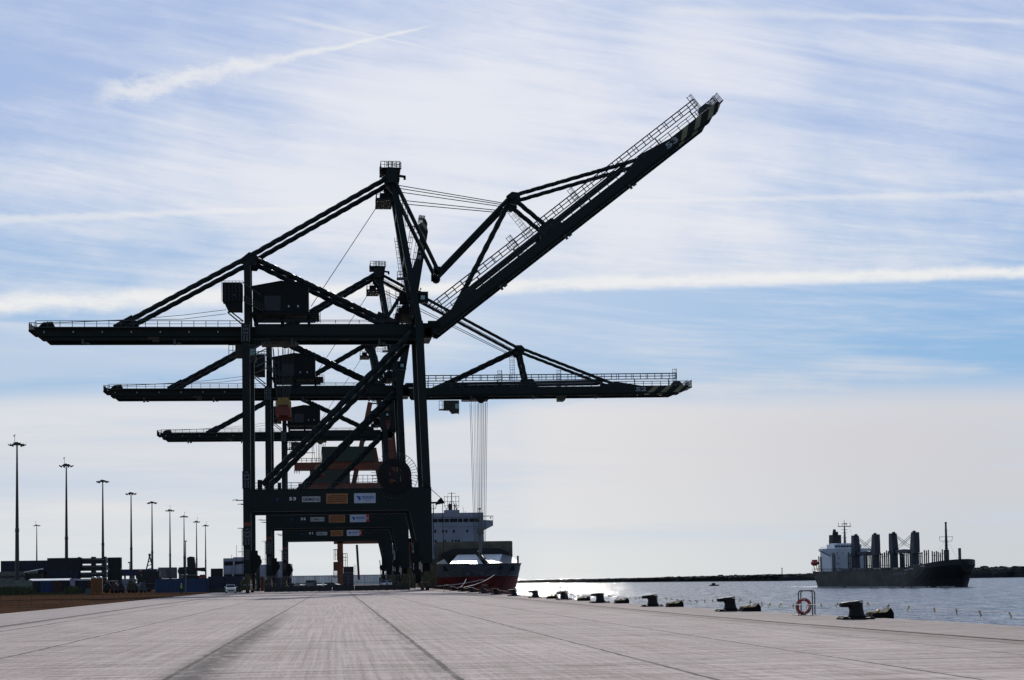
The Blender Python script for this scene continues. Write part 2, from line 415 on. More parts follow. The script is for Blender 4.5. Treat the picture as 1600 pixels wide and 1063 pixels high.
def groundmat(nm, a, c2, sc):
    m = bpy.data.materials.new(nm); m.use_nodes = True; t = NT(m.node_tree); b = m.node_tree.nodes['Principled BSDF']
    g = t.node('ShaderNodeNewGeometry'); x, y, z = t.sep(V(t, g.outputs['Position']))
    n = t.noise(t.comb(x * .12, y * .05, 0), 1, 5, .65); n2 = t.noise(t.comb(x * 2.5, y * 1.2, 0), 1, 5, .75)
    n3 = t.noise(t.comb(x * .05, y * .12, 7), 1, 3, .6)
    col = t.mix(t.ss(n * .55 + n2 * .45, .36, .64), a, c2)
    col = t.mix(t.ss(n3, .60, .64) * .55, col, tuple(c * 1.5 for c in c2))
    col = t.mix(t.ss(n3, .42, .37) * .6, col, tuple(c * .45 for c in a))
    t.put(b.inputs['Base Color'], col); b.inputs['Roughness'].default_value = .95; b.inputs['Specular IOR Level'].default_value = .0
    bn = t.node('ShaderNodeBump'); bn.inputs['Strength'].default_value = .4; bn.inputs['Distance'].default_value = .02
    t.put(bn.inputs['Height'], n2); m.node_tree.links.new(bn.outputs[0], b.inputs['Normal'])
    return m
def quay():
    mb = MB(); L = [(-21.0, -60), (-21.0, 124), (-22.4, 341), (-24, 380), (-24, 1500)]
    poly = [(x, y) for x, y in L] + [(x, y) for y, x in reversed(EDGE)] + [(22.0, -60)]
    mb.plan(poly, -9, 0); tag(mb.build('quay', concrete()), kind='structure')
quay()
gm = groundmat('gravel', (.044, .024, .014), (.092, .054, .034), 1)
mb = MB()
mb.add([(-9000, -400, -.03), (-21.5, -400, -.03), (-21.5, 1499, -.03), (19.1, 1501, -.03), (19.1, 15000, -.03), (-9000, 15000, -.03)], [(0, 1, 2, 3, 4, 5)])
tag(mb.build('ground', gm), kind='structure')
def watermat():
    m = bpy.data.materials.new('river_water'); m.use_nodes = True; t = NT(m.node_tree); b = m.node_tree.nodes['Principled BSDF']
    g = t.node('ShaderNodeNewGeometry'); x, y, z = t.sep(V(t, g.outputs['Position']))
    b.inputs['Base Color'].default_value = (.036, .041, .046, 1); b.inputs['IOR'].default_value = 1.33
    l = t.noise(t.comb(x * .012, y * .003, 5), 1, 4, .6)
    n1 = t.noise(t.comb(x * .55, y * .045, 0), 1, 8, .80); n2 = t.noise(t.comb(x * 2.8, y * .35, 3), 1, 6, .8)
    m1 = t.noise(t.comb(x * .65 + 40, y * .05, 20), 1, 7, .78)
    amp = t.ss(l, .3, .7, .8, 1.25)
    ny = -.115 + ((n1 - .5) * -.95 + (n2 - .5) * -.95) * amp
    nx = ((m1 - .5) * .8 + (n2 - .5) * .4) * amp
    nv = t.node('ShaderNodeVectorMath', operation='NORMALIZE'); t.put(nv.inputs[0], t.comb(nx, ny.min(.02), 1.0))
    m.node_tree.links.new(nv.outputs[0], b.inputs['Normal'])
    b.inputs['Roughness'].default_value = .075; b.inputs['Specular IOR Level'].default_value = .20
    return m
mb = MB(); mb.add([(19.15, -400, WL), (12000, -400, WL), (12000, 15000, WL), (19.15, 15000, WL)], [(0, 1, 2, 3)])
tag(mb.build('water', watermat()), kind='structure')
# quay coping and the slot the crane rail runs in
def strip(pts, w, z0, z1):
    mb = MB()
    for (x0, y0), (x1, y1) in zip(pts, pts[1:]):
        mb.plan([(x0 - w / 2, y0), (x0 + w / 2, y0), (x1 + w / 2, y1), (x1 - w / 2, y1)], z0, z1)
    return mb
WR = [(17.1, 30), (16.7, 46), (15.9, 66), (15.55, 84), (15.55, 130), (15.7, 1400)]
t_ = mat('rail_steel', (.045, .030, .022), .9, .4, 3, spec=.1); 
o = thing('crane_rail', 'rusty steel crane rail sunk in the concrete along the quay edge', 'rail', (0, 0, 0))
strip(WR, .10, .004, .012).build('rail_head', t_, o); strip([(x + .18, y) for x, y in WR], .2, .002, .006).build('slot', M_RUBBER, o); strip([(x - .5, y) for x, y in WR], .55, .002, .005).build('grout', mat('rail_grout', (.13, .092, .070), .9, .35, .8), o)
o = thing('crane_rail', 'crane rail in a dark slot along the gravel side of the quay', 'rail', (0, 0, 0))
LR = [(-14.3, 60), (-14.5, 85), (-15.1, 150), (-15.3, 1400)]
strip(LR, .10, .004, .012).build('rail_head', t_, o); strip([(x + .2, y) for x, y in LR], .42, .002, .006).build('slot', M_RUBBER, o)

# ------------------------------------------------------------------ far bank
def bank():
    pts = [(330, 3900, 4), (361, 3577, 4.5), (460, 2950, 6), (520, 2620, 7.5), (566, 2400, 8.5), (700, 2380, 9.5), (800, 2360, 12), (860, 2350, 14), (1100, 2250, 15), (1600, 2100, 14), (2600, 1900, 12)]
    dense = []
    for (a, b, c), (d, e, f) in zip(pts, pts[1:]):
        n = max(2, int(math.hypot(d - a, e - b) / 14))
        for i in range(n): k = i / n; dense.append((a + (d - a) * k, b + (e - b) * k, c + (f - c) * k))
    rings = []
    for x, y, h in dense:
        hh = h * random.uniform(.84, .90); j = random.uniform(-1.5, 1.5)
        rings.append([(x, y, WL - 1), (x + j * .3, y + 5 + j, WL + hh * .55), (x, y + 14 + j, WL + hh * random.uniform(.9, 1.0)), (x, y + 60, WL + hh + 1), (x + 60, y + 900, WL + hh)])
    mb = MB().loft(rings, cap=False, closed=False)
    m = groundmat('bank_rock', (.022, .022, .024), (.045, .044, .044), 1); tag(mb.build('far_bank', m), kind='structure')
    rng = random.Random(3); fo = MB()
    for x, y, h in dense:
        for q in range(22):
            yy_ = y + rng.uniform(12, 70); xx = x + rng.uniform(-9, 9); r = rng.uniform(1.0, 2.4) * (1.5 if rng.random() < .06 else 1)
            top = h * rng.uniform(.70, 1.04) * (1.16 if rng.random() < .04 else 1)
            n0 = len(fo.v); fo.ball((xx, yy_, WL + top - r * .6), r, 7, 5, (rng.uniform(1.6, 3.4), 1, rng.uniform(.5, .8)))
            for i in range(n0, len(fo.v)): a_ = fo.v[i]; fo.v[i] = (a_[0] + rng.uniform(-.7, .7), a_[1] + rng.uniform(-.5, .5), a_[2] + rng.uniform(-.5, .5))
            if top - r > h * .4: fo.tube((xx, yy_, WL + h * .35), (xx, yy_, WL + top - r * .6), .3, n=4)
    tag(fo.build('scrub', mat('bank_foliage', (.024, .026, .022), .9, .45, .12)), 'dark low scrub and trees covering the far river bank', 'scrub', kind='stuff')
bank()
def px_h(px, py, Y): return P(px, py, Y)
b0 = P(1222, 897, 2420)
o = thing('beacon', 'slim channel beacon standing on the far bank', 'beacon', (b0.x, 2420, WL + 3))
MB().tube((0, 0, 0), (0, 0, 12.5), .7, .5).build('tower', M_POLE, o); MB().tube((0, 0, 12.5), (0, 0, 14), .9, .5).build('lantern', M_LAMPH, o)
b0 = P(1048, 915, 1700)
o = thing('small_boat', 'tiny dark boat on the glittering water near the far bank', 'boat', (b0.x, 1500, WL), R(20))
MB().plan([(-4, -1), (2.5, -1.2), (4.5, 0), (2.5, 1.2), (-4, 1)], -.3, 1.0).build('hull', M_HBLACK, o); MB().box(-2, .5, -.8, .8, 1, 2.3).tube((-.5, 0, 2.3), (-.5, 0, 4), .08).build('cabin', M_HBLACK, o)

# ------------------------------------------------------------------ container cranes
GB, GT = 43.85, 46.1
HX, HZ = 16.5, 45.1                      # boom hinge
AP = (10.0, 72.6)                        # where the stays meet the mast head
def sign_digit_panel(parent, num, z, x=-15.0, y=-9.6):
    s = MB().box(x - .75, x + .75, y - .06, y, z - 1.5, z + 1.5).build('number_panel', M_STEEL2, parent)
    g = mat('panel_grey', (.10, .105, .125), .6, .2, 1); fr = MB()
    for a, b, c, d in ((-.75, -.6, -1.5, 1.5), (.6, .75, -1.5, 1.5), (-.3, .3, 1.2, 1.42)): fr.box(x + a, x + b, y - .09, y - .05, z + c, z + d)
    for i in range(3):
        for j in (-.25, .25): fr.box(x + j - .14, x + j + .14, y - .09, y - .05, z - 1.3 + i * .38, z - 1.02 + i * .38)
    fr.build('frame', g, s)
    text('number', num, 1.15, .95, g, s, (x - .48, y - .07, z + 1.05), (math.pi / 2, math.pi / 2, 0), .03)
def crane(num, Yc, ang, label, trolley_x, spread_z, flag):
    rt = thing('container_crane', label, 'crane', (0, Yc, 0), group='container cranes along the quay')
    # legs
    for y in (-8.75, 8.75):
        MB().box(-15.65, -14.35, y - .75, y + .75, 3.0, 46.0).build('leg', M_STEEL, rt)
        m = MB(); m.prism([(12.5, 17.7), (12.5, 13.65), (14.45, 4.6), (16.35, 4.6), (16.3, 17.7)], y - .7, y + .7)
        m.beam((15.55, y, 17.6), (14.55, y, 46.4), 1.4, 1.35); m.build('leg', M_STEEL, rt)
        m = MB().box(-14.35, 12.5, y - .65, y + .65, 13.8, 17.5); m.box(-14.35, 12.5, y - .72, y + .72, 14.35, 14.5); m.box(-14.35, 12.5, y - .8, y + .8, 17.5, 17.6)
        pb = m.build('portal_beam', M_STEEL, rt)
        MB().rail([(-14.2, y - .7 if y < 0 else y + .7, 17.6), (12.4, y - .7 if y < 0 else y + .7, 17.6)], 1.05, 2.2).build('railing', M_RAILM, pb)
        MB().strake((-12.4, y, 18.4), (13.3, y, 44.5), .52).build('diagonal_brace', M_STEEL, rt)
        m = MB().ladder((-15.9, y, 3.5), (-15.9, y, 11), .6, (0, 1, 0), .55)
        for z in (7, 11): m.box(-16.6, -15.65, y - .8, y + .8, z, z + .06)
        m.build('ladder', M_RAILM, rt)
        MB().box(-16.9, -15.6, y - .1, y + .1, 15.7, 15.85).tube((-17.5, y, 15.8), (-16.6, y, 15.9), .05, n=4).build('lamp_bracket', M_STEEL2, rt)
    for x in (-15.0, 15.4):
        MB().box(x - .7, x + .7, -8, 8, 3.2, 5.0).build('sill_beam', M_STEEL, rt)
        MB().box(x - .5, x + .5, -8, 8, 15.4, 17.3).build('tie_beam', M_STEEL, rt)
        for y in (-9.5, 9.5):
            bg_ = MB().box(x - .55, x + .55, y - 3.6, y + 3.6, 1.5, 2.2).prism([(x - .5, 2.2), (x + .5, 2.2), (x + .35, 3.3), (x - .35, 3.3)], y - 1.2, y + 1.2)
            for k in (-2.4, 2.4): bg_.box(x - .6, x + .6, y + k - 1.5, y + k + 1.5, .5, 1.3)
            bg_.box(x - 1.0, x - .55, y - 3.9, y - 2.9, .7, 2.4); bo = bg_.build('bogie', M_OLIVE, rt)
            for k in (-3.2, -1.7, 1.7, 3.2): MB().disc((x, y + k, .38), .38, .3, 14, 'x').build('wheel', M_BLACK, bo)
        for y in (-13.6, 13.6): MB().box(x - .3, x + .3, y - .5, y + .5, .6, 1.3).build('buffer', M_CABY, rt)
    # service gear on the legs near the ground
    MB().box(-14.3, -13.3, -9.2, -7.6, 4.2, 7.2).prism([(-14.3, 7.2), (-12.8, 6.2), (-12.8, 4.8), (-13.6, 3.4), (-14.3, 3.2)], -9.4, -8.2).disc((-13.3, -9.5, 5.3), .75, .4, 16).tube((-13.9, -9.6, 3.4), (-13.9, -9.6, .8), .18).build('cable_guide', M_STEEL2, rt)
    MB().box(13.0, 14.3, -9.8, -7.6, 1.2, 3.6).box(13.2, 14.0, -9.6, -8.4, 3.6, 8.4).tube((13.0, -9.5, 3), (12.6, -9.5, 7.8), .12).disc((13.4, -9.9, 5.6), .9, .4, 16).build('drive_cabinet', M_STEEL2, rt)
    MB().box(15.9, 17.0, -10.6, -8.2, .5, 4.6).build('equipment_box', M_OLIVE, rt); MB().box(12.4, 13.4, -10.2, -9.0, .4, 2.8).build('equipment_box', M_OLIVE, rt)
    # girder
    m = MB()
    for y in (-3.4, 3.4):
        m.prism([(-51.0, GT), (-50.9, 45.5), (-50.2, 44.55), (15.6, 44.55), (15.6, GT)], y - .65, y + .65)
        m.prism([(-50.2, 44.55), (-49.4, GB), (15.2, GB), (15.2, 44.55)], y - .25, y + .25)
        m.box(-50, 15.2, y - .75, y + .75, 44.42, 44.55)
    m.box(-13.6, 13.5, -4.3, -4.05, 44.6, 46.55); m.box(-13.6, 13.5, 4.05, 4.3, 44.6, 46.55)
    for x in (-50, -37, -26, 2, 14.5): m.box(x - .5, x + .5, -2.75, 2.75, 44.4, 45.9)
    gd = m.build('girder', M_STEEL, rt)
    for y in (-4.9, 4.9):
        w = MB(); w.box(-50.6, -13.6, y - .6, y + .6, 45.78, 45.88)
        w.rail([(-50.6, y + (.55 if y > 0 else -.55), 45.88), (-15.8, y + (.55 if y > 0 else -.55), 45.88)], 1.05, 2.0)
        w.rail([(-12, y + (.5 if y > 0 else -.5), 46.5), (12.5, y + (.5 if y > 0 else -.5), 46.5)], .55, 4)
        w.build('walkway', M_RAILM, gd)
    t = MB().rail([(-51.9, -3.5, 45.6), (-51.9, 3.5, 45.6)], 1.2, .8).rail([(-51.9, -4, 45.6), (-50.6, -4, 45.6)], 1.2, .5).box(-52.0, -50.8, -4, 4, 45.3, 45.6).prism([(-50.4, 46.1), (-49.6, 46.9), (-48, 47.0), (-47.6, 46.1)], -3.8, -2.8)
    t.build('end_platform', M_STEEL2, gd)
    for x in (-42.9, -27.4, -7.3, 7.8):
        MB().box(x - .2, x + .2, -4.2, -3.9, 42.9, 44.0).box(x + .5, x + 1.1, -4.4, -3.9, 43.0, 43.3).tube((x, -4.0, 43.5), (x + .8, -4.1, 43.2), .08).build('floodlight', M_LAMPH, gd)
    l = MB()
    for i in range(14):
        x = -49.5 + i * 4.9; l.box(x, x + .22, -4.12, -4.03, 45.05, 45.35)
    l.build('marker_plate', M_SIGNW, gd)
    MB().box(-31.2, -30, -3.9, -3.66, 43.5, 44.2).box(-32, -30, -3.85, -3.68, 43.9, 44.4).build('rope_anchor', M_CABY, gd)
    # landside post, backstays, forward braces
    for y in (-3.35, 3.35):
        MB().box(-15.5, -14.4, y - .5, y + .5, 46.1, 57.6).build('post', M_STEEL, rt)
        m = MB().strake((9.4, y, 72.4), (-14.6, y, 58.45), .44).strake((-14.6, y, 58.45), (-37.4, y, 46.0), .44)
        m.beam((-37.6, y, 45.9), (-34.4, y, 47.7), .5, 1.2).build('backstay', M_STEEL, rt)
        m = MB().strake((-13.8, y, 58.2), (10.6, y, 46.4), .47).beam((7.4, y, 48.2), (11.2, y, 46.3), .5, 1.5).build('brace', M_STEEL, rt)
        MB().prism([(-16.2, 57.2), (-15.8, 58.2), (-14.6, 59.2), (-13.4, 58.9), (-12.8, 57.9), (-13.6, 57.0)], y - .35, y + .35).build('gusset', M_STEEL, rt)
    MB().box(-15.4, -14.5, -3.35, 3.35, 57.2, 58.4).build('cross_beam', M_STEEL, rt)
    for y in (-1, 1):
        MB().beam((-15, y * 8.75, 45.2), (-15, y * 3.4, 45.2), 1.2, 1.6, (1, 0, 0)).build('cross_beam', M_STEEL, rt)
        MB().beam((14.6, y * 8.75, 45.4), (14.6, y * 3.4, 45.4), 1.2, 1.8, (1, 0, 0)).build('cross_beam', M_STEEL, rt)
    # mast
    m = MB()
    for y in (-1, 1):
        a, b = Vector((14.65, y * 8.2, 46.0)), Vector((10.35, y * 3.2, 73.2))
        m.beam(a, b, 1.25, 1.05)
    for z, yy_ in ((51, 7.2), (58, 6.0), (66, 4.5)):
        x = 14.65 - 4.3 * (z - 46) / 27.2; m.box(x - .5, x + .5, -yy_, yy_, z - .5, z + .5)
    m.box(9.4, 11.2, -4.7, 4.7, 71.4, 73.9); m.prism([(9.0, 71.4), (9.2, 73.4), (10.2, 74.3), (11.6, 73.6), (11.7, 72.2), (11.2, 69.6), (10.4, 69.6)], -3.7, -2.9); m.prism([(9.0, 71.4), (9.2, 73.4), (10.2, 74.3), (11.6, 73.6), (11.7, 72.2), (11.2, 69.6), (10.4, 69.6)], 2.9, 3.7)
    m.beam((11.5, 0, 73.6), (12.9, 0, 73.4), .6, .35); m.box(12.5, 12.9, -.3, .3, 72.9, 73.5)
    ms = m.build('mast', M_STEEL, rt)
    p = MB()
    p.box(8.3, 11.9, -4.2, 4.2, 74.1, 74.18); p.rail([(8.4, -4.1, 74.18), (11.8, -4.1, 74.18)], 1.1, .7).rail([(8.4, -4.1, 74.18), (8.4, 4.1, 74.18)], 1.1, 1)
    for cx, cz in ((8.7, 73.2), (9.9, 74.2), (11.3, 74.1)):
        for k in (0, .5, 1.0): p.disc((cx + .1, -3, cz + k * .9 + .15), .62, .06, 12, 'z', .54)
        for q in range(6): a = q * 1.05; p.tube((cx + .1 + math.cos(a) * .6, -3 + math.sin(a) * .6, cz), (cx + .1 + math.cos(a) * .6, -3 + math.sin(a) * .6, cz + 1.3), .035, n=4)
    p.box(7.5, 10.4, -4.4, 4.4, 68.4, 68.75).rail([(7.6, -4.3, 68.75), (9.6, -4.3, 68.75)], 1.2, .6).rail([(7.6, -4.3, 68.75), (7.6, 4.3, 68.75)], 1.2, 1).box(8.2, 9.6, -3.4, 3.4, 68.75, 69.8)
    p.build('head_platform', M_STEEL2, ms)
    MB().ladder((11.7, -6.4, 54.7), (10.9, -5.4, 61.4), .6, (1, 0, 0), .7).rail([(11.0, -6.4, 54.3), (12.7, -6.4, 54.3)], 1.1, .5).box(10.9, 13.0, -7.2, -5.0, 54.1, 54.3).ladder((12.9, -5.4, 63.4), (12.3, -5.0, 68.4), .6, (1, 0, 0), .7).ladder((13.6, -7.6, 47), (12.4, -6.4, 54.6), .6, (1, 0, 0), .7).build('ladder', M_RAILM, ms)
    m = MB().box(10.6, 13.8, -6, 6, 48.0, 48.25).box(11.5, 13.4, -4, -1, 50.4, 52.2).box(11.4, 13.6, 1, 5, 48.25, 50.2).box(14.4, 16.3, -6.6, -5, 50.0, 51.9)
    m.rail([(10.7, -6.5, 48.2), (13.8, -6.5, 48.2)], 1.1, .6).rail([(10.7, -6.5, 49.9), (13.4, -6.5, 49.9)], 1.1, .6).disc((12.4, -5.6, 49.2), .7, .3, 14).disc((11.2, -5.6, 47.5), .5, .3, 14)
    m.tube((11, -6.5, 46.5), (11, -6.5, 51), .08).tube((13.4, -6.5, 46.5), (13.4, -6.5, 52), .08).rail([(10.7, -6.2, 51.0), (13.2, -6.2, 51.0)], 1.0, .6).build('rope_platform', M_STEEL2, ms)
    MB().box(15.0, 15.7, -6.72, -6.6, 50.5, 51.2).build('screen', M_GLASSB, ms)
    # machinery house
    m = MB().prism([(-14.0, 48.6), (-14.0, 53.1), (-9.1, 53.95), (-4.4, 53.4), (-4.4, 48.6)], -4.6, 4.6)
    mh = m.build('machinery_house', M_STEEL2, rt)
    MB().prism([(-14.2, 53.1), (-9.1, 54.05), (-4.2, 53.45), (-4.2, 53.3), (-9.1, 53.9), (-14.2, 52.95)], -4.8, 4.8).build('roof', M_STEEL, mh)
    MB().box(-12.0, -9.2, -4.68, -4.6, 48.8, 51.4).build('door', mat('house_door', (.018, .018, .022), .6, .2, 1), mh)
    for x in (-7.8, -6.2): MB().box(x - .14, x + .14, -4.7, -4.6, 49.4, 49.75).build('vent', M_SIGNW, mh)
    m = MB().box(-14.2, -2.6, -5.2, -4.9, 47.9, 48.5).box(-14.2, -2.6, -4.6, 4.6, 48.1, 48.5).box(-13.8, -3.2, -4.8, -4.4, 46.7, 47.5)
    for x in (-13.6, -9, -4.4): m.box(x - .2, x + .2, -4.8, -4.4, 46.1, 48.1).box(x - .2, x + .2, 4.4, 4.8, 46.1, 48.1)
    m.rail([(-3.9, -5.1, 46.6), (-2.4, -5.1, 46.6)], 2.3, .5).build('house_frame', M_STEEL2, mh)
    m = MB().box(-19.1, -15.8, -5.6, -2.2, 50.3, 53.6).prism([(-18.9, 50.3), (-18.3, 49.0), (-15.8, 48.7), (-15.8, 50.3)], -5.4, -2.4)
    m.beam((-18.2, -5, 49.0), (-15.6, -5, 46.9), .22, .22).beam((-18.2, -5, 48.4), (-15.6, -5, 46.2), .22, .22).box(-18.3, -15.7, -5.1, -4.9, 48.4, 48.6)
    eh = m.build('electrical_house', M_STEEL2, rt)
    MB().box(-17.2, -16.9, -5.7, -5.6, 51.2, 51.5).rail([(-19.2, -5.8, 50.2), (-15.6, -5.8, 50.2)], 3.6, .6, .04).build('cage', M_RAILM, eh)
    m = MB().beam((-15.4, -5.6, 50.2), (-12.2, -5.6, 48.6), 1.0, .12); m.rail([(-15.4, -6.1, 50.2), (-12.2, -6.1, 48.6)], 1.0, .5)
    m.rail([(-15.6, -6, 53.4), (-12.6, -6, 51.2)], .2, .5).build('stair', M_RAILM, eh)
    m = MB()
    for i in range(5): m.beam((-13.6, -7.6, 37.6 + i * 1.1), (-11.4, -7.6, 38.6 + i * 1.1), .8, .1)
    m.rail([(-13.9, -8.1, 40.3), (-11.0, -8.1, 40.3)], 1.0, .5).rail([(-13.9, -8.1, 42.3), (-11.0, -8.1, 42.3)], 1.0, .5).build('stair', M_RAILM, rt)
    # trolley and cab
    x = trolley_x
    tr_ = MB().box(x - 2.6, x + 3.4, -2.6, 2.6, 43.3, 44.3).box(x - 2.2, x + 3.2, -3.0, -2.6, 43.4, 43.8).disc((x + 1.6, -3.05, 43.3), .9, .25, 18).build('trolley', M_CABY if num != '52' else M_STEEL2, rt)
    cx = x - 6.4
    cb = MB().box(cx - .6, cx + 2.9, -3.4, -.8, 40.9, 43.1).prism([(cx + .7, 40.9), (cx + 1.3, 40.1), (cx + 2.9, 40.3), (cx + 2.9, 40.9)], -3.3, -.9).box(cx - 1.7, cx + .4, -3.2, -1.0, 40.95, 41.15)
    cb.rail([(cx - 1.7, -3.2, 41.1), (cx + .4, -3.2, 41.1)], 1.9, .7).tube((cx + 2.3, -3.0, 40.3), (cx + 2.9, -3, 39.9), .1)
    cbo = cb.build('operator_cab', mat('cab_brown', (.02, .017, .010), .6, .3, 1), rt)
    MB().box(cx + 2.0, cx + 2.8, -3.45, -3.4, 41.2, 42.3).build('cab_window', M_GLASSB, cbo)
    zs = spread_z + 3.6
    for q, dx in enumerate((-.6, .3, 1.1, 1.5, 2.1, 2.6, 3.1)):
        for y in (-2.3, 2.3): MB().tube((x + dx, y, 43), (x + .4 + dx * .55, y, zs), .035 if q % 2 else .05, n=4).build('hoist_rope', M_ROPE, rt)
    sp = MB().box(x - .1, x + 2.4, -1.8, 1.8, spread_z + 2.2, spread_z + 2.6).prism([(x + .1, spread_z + 2.6), (x + .3, spread_z + 3.5), (x + 2.0, spread_z + 3.5), (x + 2.2, spread_z + 2.6)], -1.5, 1.5)
    for yy_ in (-1.9, 1.8): sp.box(x - .15, x + .3, yy_, yy_ + .2, spread_z + .4, spread_z + 3.0).box(x + 2.0, x + 2.45, yy_, yy_ + .2, spread_z + .4, spread_z + 3.0)
    hb = sp.build('headblock', mat('headblock_yellow', (.30, .19, .05), .6, .3, 2), rt)
    MB().box(x + .0, x + 2.35, -6, 6, spread_z + .9, spread_z + 1.5).box(x - .1, x + 2.45, -6.1, -5.7, spread_z, spread_z + 1.2).box(x - .1, x + 2.45, 5.7, 6.1, spread_z, spread_z + 1.2).box(x + .2, x + 2.1, -1.6, 1.6, spread_z + 1.5, spread_z + 2.2).build('spreader', M_REDP, hb)
    # cable reel
    rl = MB().disc((10.0, -10.2, 19.7), 2.9, .35, 48, 'y', 1.45).disc((10.0, -10.2, 19.7), .7, .7, 20)
    for k in range(36):
        a = k * math.pi / 18; rl.beam((10 + math.cos(a) * 1.45, -10.45, 19.7 + math.sin(a) * 1.45), (10 + math.cos(a) * 2.9, -10.45, 19.7 + math.sin(a) * 2.9), .1, .1)
    for k in (0.4, 2.2, 3.6, 5.2): rl.beam((10, -10.2, 19.7), (10 + math.cos(k) * 1.6, -10.2, 19.7 + math.sin(k) * 1.6), .25, .5)
    rlo = rl.build('cable_reel', mat('reel_dark', (.006, .005, .007), .8, .3, 1), rt)
    rg = MB()
    for k in range(44):
        a = k * 2 * math.pi / 44; rg.tube((10 + math.cos(a) * 2.9, -10, 19.7 + math.sin(a) * 2.9), (10 + math.cos(a) * 4.0, -9.9, 19.7 + math.sin(a) * 4.0), .04, n=4)
    k = 0
    for k in range(44):
        a, b = k * 2 * math.pi / 44, (k + 1) * 2 * math.pi / 44
        if -2.2 < ((a + math.pi) % (2 * math.pi) - math.pi) < 1.8 or flag == 'x': rg.tube((10 + math.cos(a) * 4, -9.9, 19.7 + math.sin(a) * 4), (10 + math.cos(b) * 4, -9.9, 19.7 + math.sin(b) * 4), .045, n=4)
    rg.build('spoke_ring', M_RAILM, rlo)
    MB().box(9.7, 10.3, -9.95, -9.4, 16.8, 18.6).build('reel_stand', M_STEEL2, rlo)
    MB().box(12.0, 13.0, -9.6, -8.9, 17.6, 19.1).tube((13.6, -9.6, 19.8), (18.1, -9.4, 15.6), .05, n=4).build('cable_arm', M_STEEL2, rt)
    m = MB().beam((16.2, -9, 15.0), (18.0, -9, 15.0), .3, .3).prism([(16.9, 14.6), (18.6, 14.9), (18.0, 15.9), (17.5, 15.5)], -9.4, -8.6).tube((18.2, -9, 15), (18.3, -9, 6), .05, n=4).tube((16.6, -9, 6), (16.6, -9, 15), .05, n=4)
    m.build('davit', M_STEEL2, rt)
    for bx in ((-9.8, -9.2, -9.8, -9.4, 17.6, 18.6), (-13.2, -12.4, -9.6, -9.3, 17.6, 19.2), (-11.8, -11.2, -9.6, -9.3, 17.6, 19.4)): MB().box(*bx).build('switch_box', M_STEEL2, rt)
    # boards on the portal beam
    yb = -9.43
    def board(nm, x0, x1, z0, z1, m_, frame):
        b_ = MB().box(x0, x1, yb - .05, yb + .03, z0, z1).build(nm, m_, rt)
        f_ = MB(); w_ = .07
        f_.box(x0, x1, yb - .08, yb - .04, z0, z0 + w_).box(x0, x1, yb - .08, yb - .04, z1 - w_, z1).box(x0, x0 + w_, yb - .08, yb - .04, z0 + w_, z1 - w_).box(x1 - w_, x1, yb - .08, yb - .04, z0 + w_, z1 - w_)
        f_.build('frame', frame, b_); return b_
    MB().box(-10.1, -9.65, yb - .05, yb + .03, 15.6, 16.05).build('small_blue_plate', M_CBB, rt)
    text('number', num, 1.15, .55, M_TXTW, rt, (-7.9, yb - .04, 15.65), bold=.02)
    b_ = board('name_board', -5.75, -2.6, 15.3, 16.3, M_SIGNW, mat('frame_grey', (.2, .2, .22), .6, .1)); text('lettering', 'SIEMENS', 2.85, .6, M_TXTD, b_, (-5.6, yb - .06, 15.5), bold=.02)
    b_ = board('notice_board', -1.6, 2.0, 15.05, 16.7, M_SIGNO, mat('frame_orange', (.5, .24, .10), .6, .1))
    n_ = MB()
    rng = random.Random(5)
    for i, z in enumerate((16.28, 15.93, 15.6, 15.27)):
        x_ = -1.35
        while x_ < 1.7: w_ = rng.uniform(.16, .42); n_.box(x_, min(x_ + w_, 1.8), yb - .075, yb - .045, z, z + .15); x_ += w_ + .09
    n_.build('lettering', mat('notice_ink', (.12, .035, .01), .7, .1), b_)
    MB().box(-1.4, -.7, yb - .085, yb - .045, 16.42, 16.56).build('red_mark', mat('mark_pink', (.5, .15, .12), .6, .1), b_)
    b_ = board('company_board', 3.1, 6.75, 15.05, 16.75, M_SIGNB, M_SIGNW)
    text('lettering', 'YILPORT', 2.2, .55, M_TXTB, b_, (4.38, yb - .06, 15.72), bold=.025)
    text('lettering', 'HUELVA', .95, .14, M_TXTB, b_, (5.0, yb - .06, 15.42), bold=.01)
    MB().prism([(3.4, 16.3), (4.25, 16.2), (4.1, 15.9), (3.95, 15.55), (3.75, 15.9)], yb - .08, yb - .045).disc((4.05, yb - .06, 15.75), .22, .05, 14).build('emblem', M_TXTB, b_)
    if flag == 'red':
        b_ = MB().prism([(6.8, 15.2), (6.8, 16.9), (7.6, 16.6), (7.3, 16.1), (7.6, 15.1)], yb - .04, yb + .03).build('red_banner', mat('banner_red', (.4, .03, .03), .6, .1), rt)
        text('lettering', 'or', .6, .4, M_TXTW, b_, (6.8, yb - .08, 15.7))
    for z in (44.2, 19.2, 9.5): sign_digit_panel(rt, num, z)
    MB().box(-15.6, -14.5, -9.58, -9.5, 11.3, 12.0).build('red_plate', M_REDP, rt)
    MB().box(-15.4, -14.6, -9.7, -9.5, 5.6, 7.4).build('control_box', mat('box_grey', (.03, .03, .032), .6, .2), rt)
    # boom, built lying level from its hinge and swung up
    bo = MB()
    for y in (-3.4, 3.4):
        bo.prism([(-.3, .85), (1.0, -.75), (63.4, -.75), (64.9, .1), (65.0, .85), (58, .85), (3, .85)], y - .55, y + .55)
        bo.prism([(.8, -.75), (1.2, -1.28), (61.4, -1.28), (62.6, -.75)], y - .22, y + .22)
        bo.box(.8, 62.3, y - .7, y + .7, -.85, -.75)
    for i in range(8): bo.box(4 + i * 8.3, 4.8 + i * 8.3, -2.85, 2.85, -.4, .6)
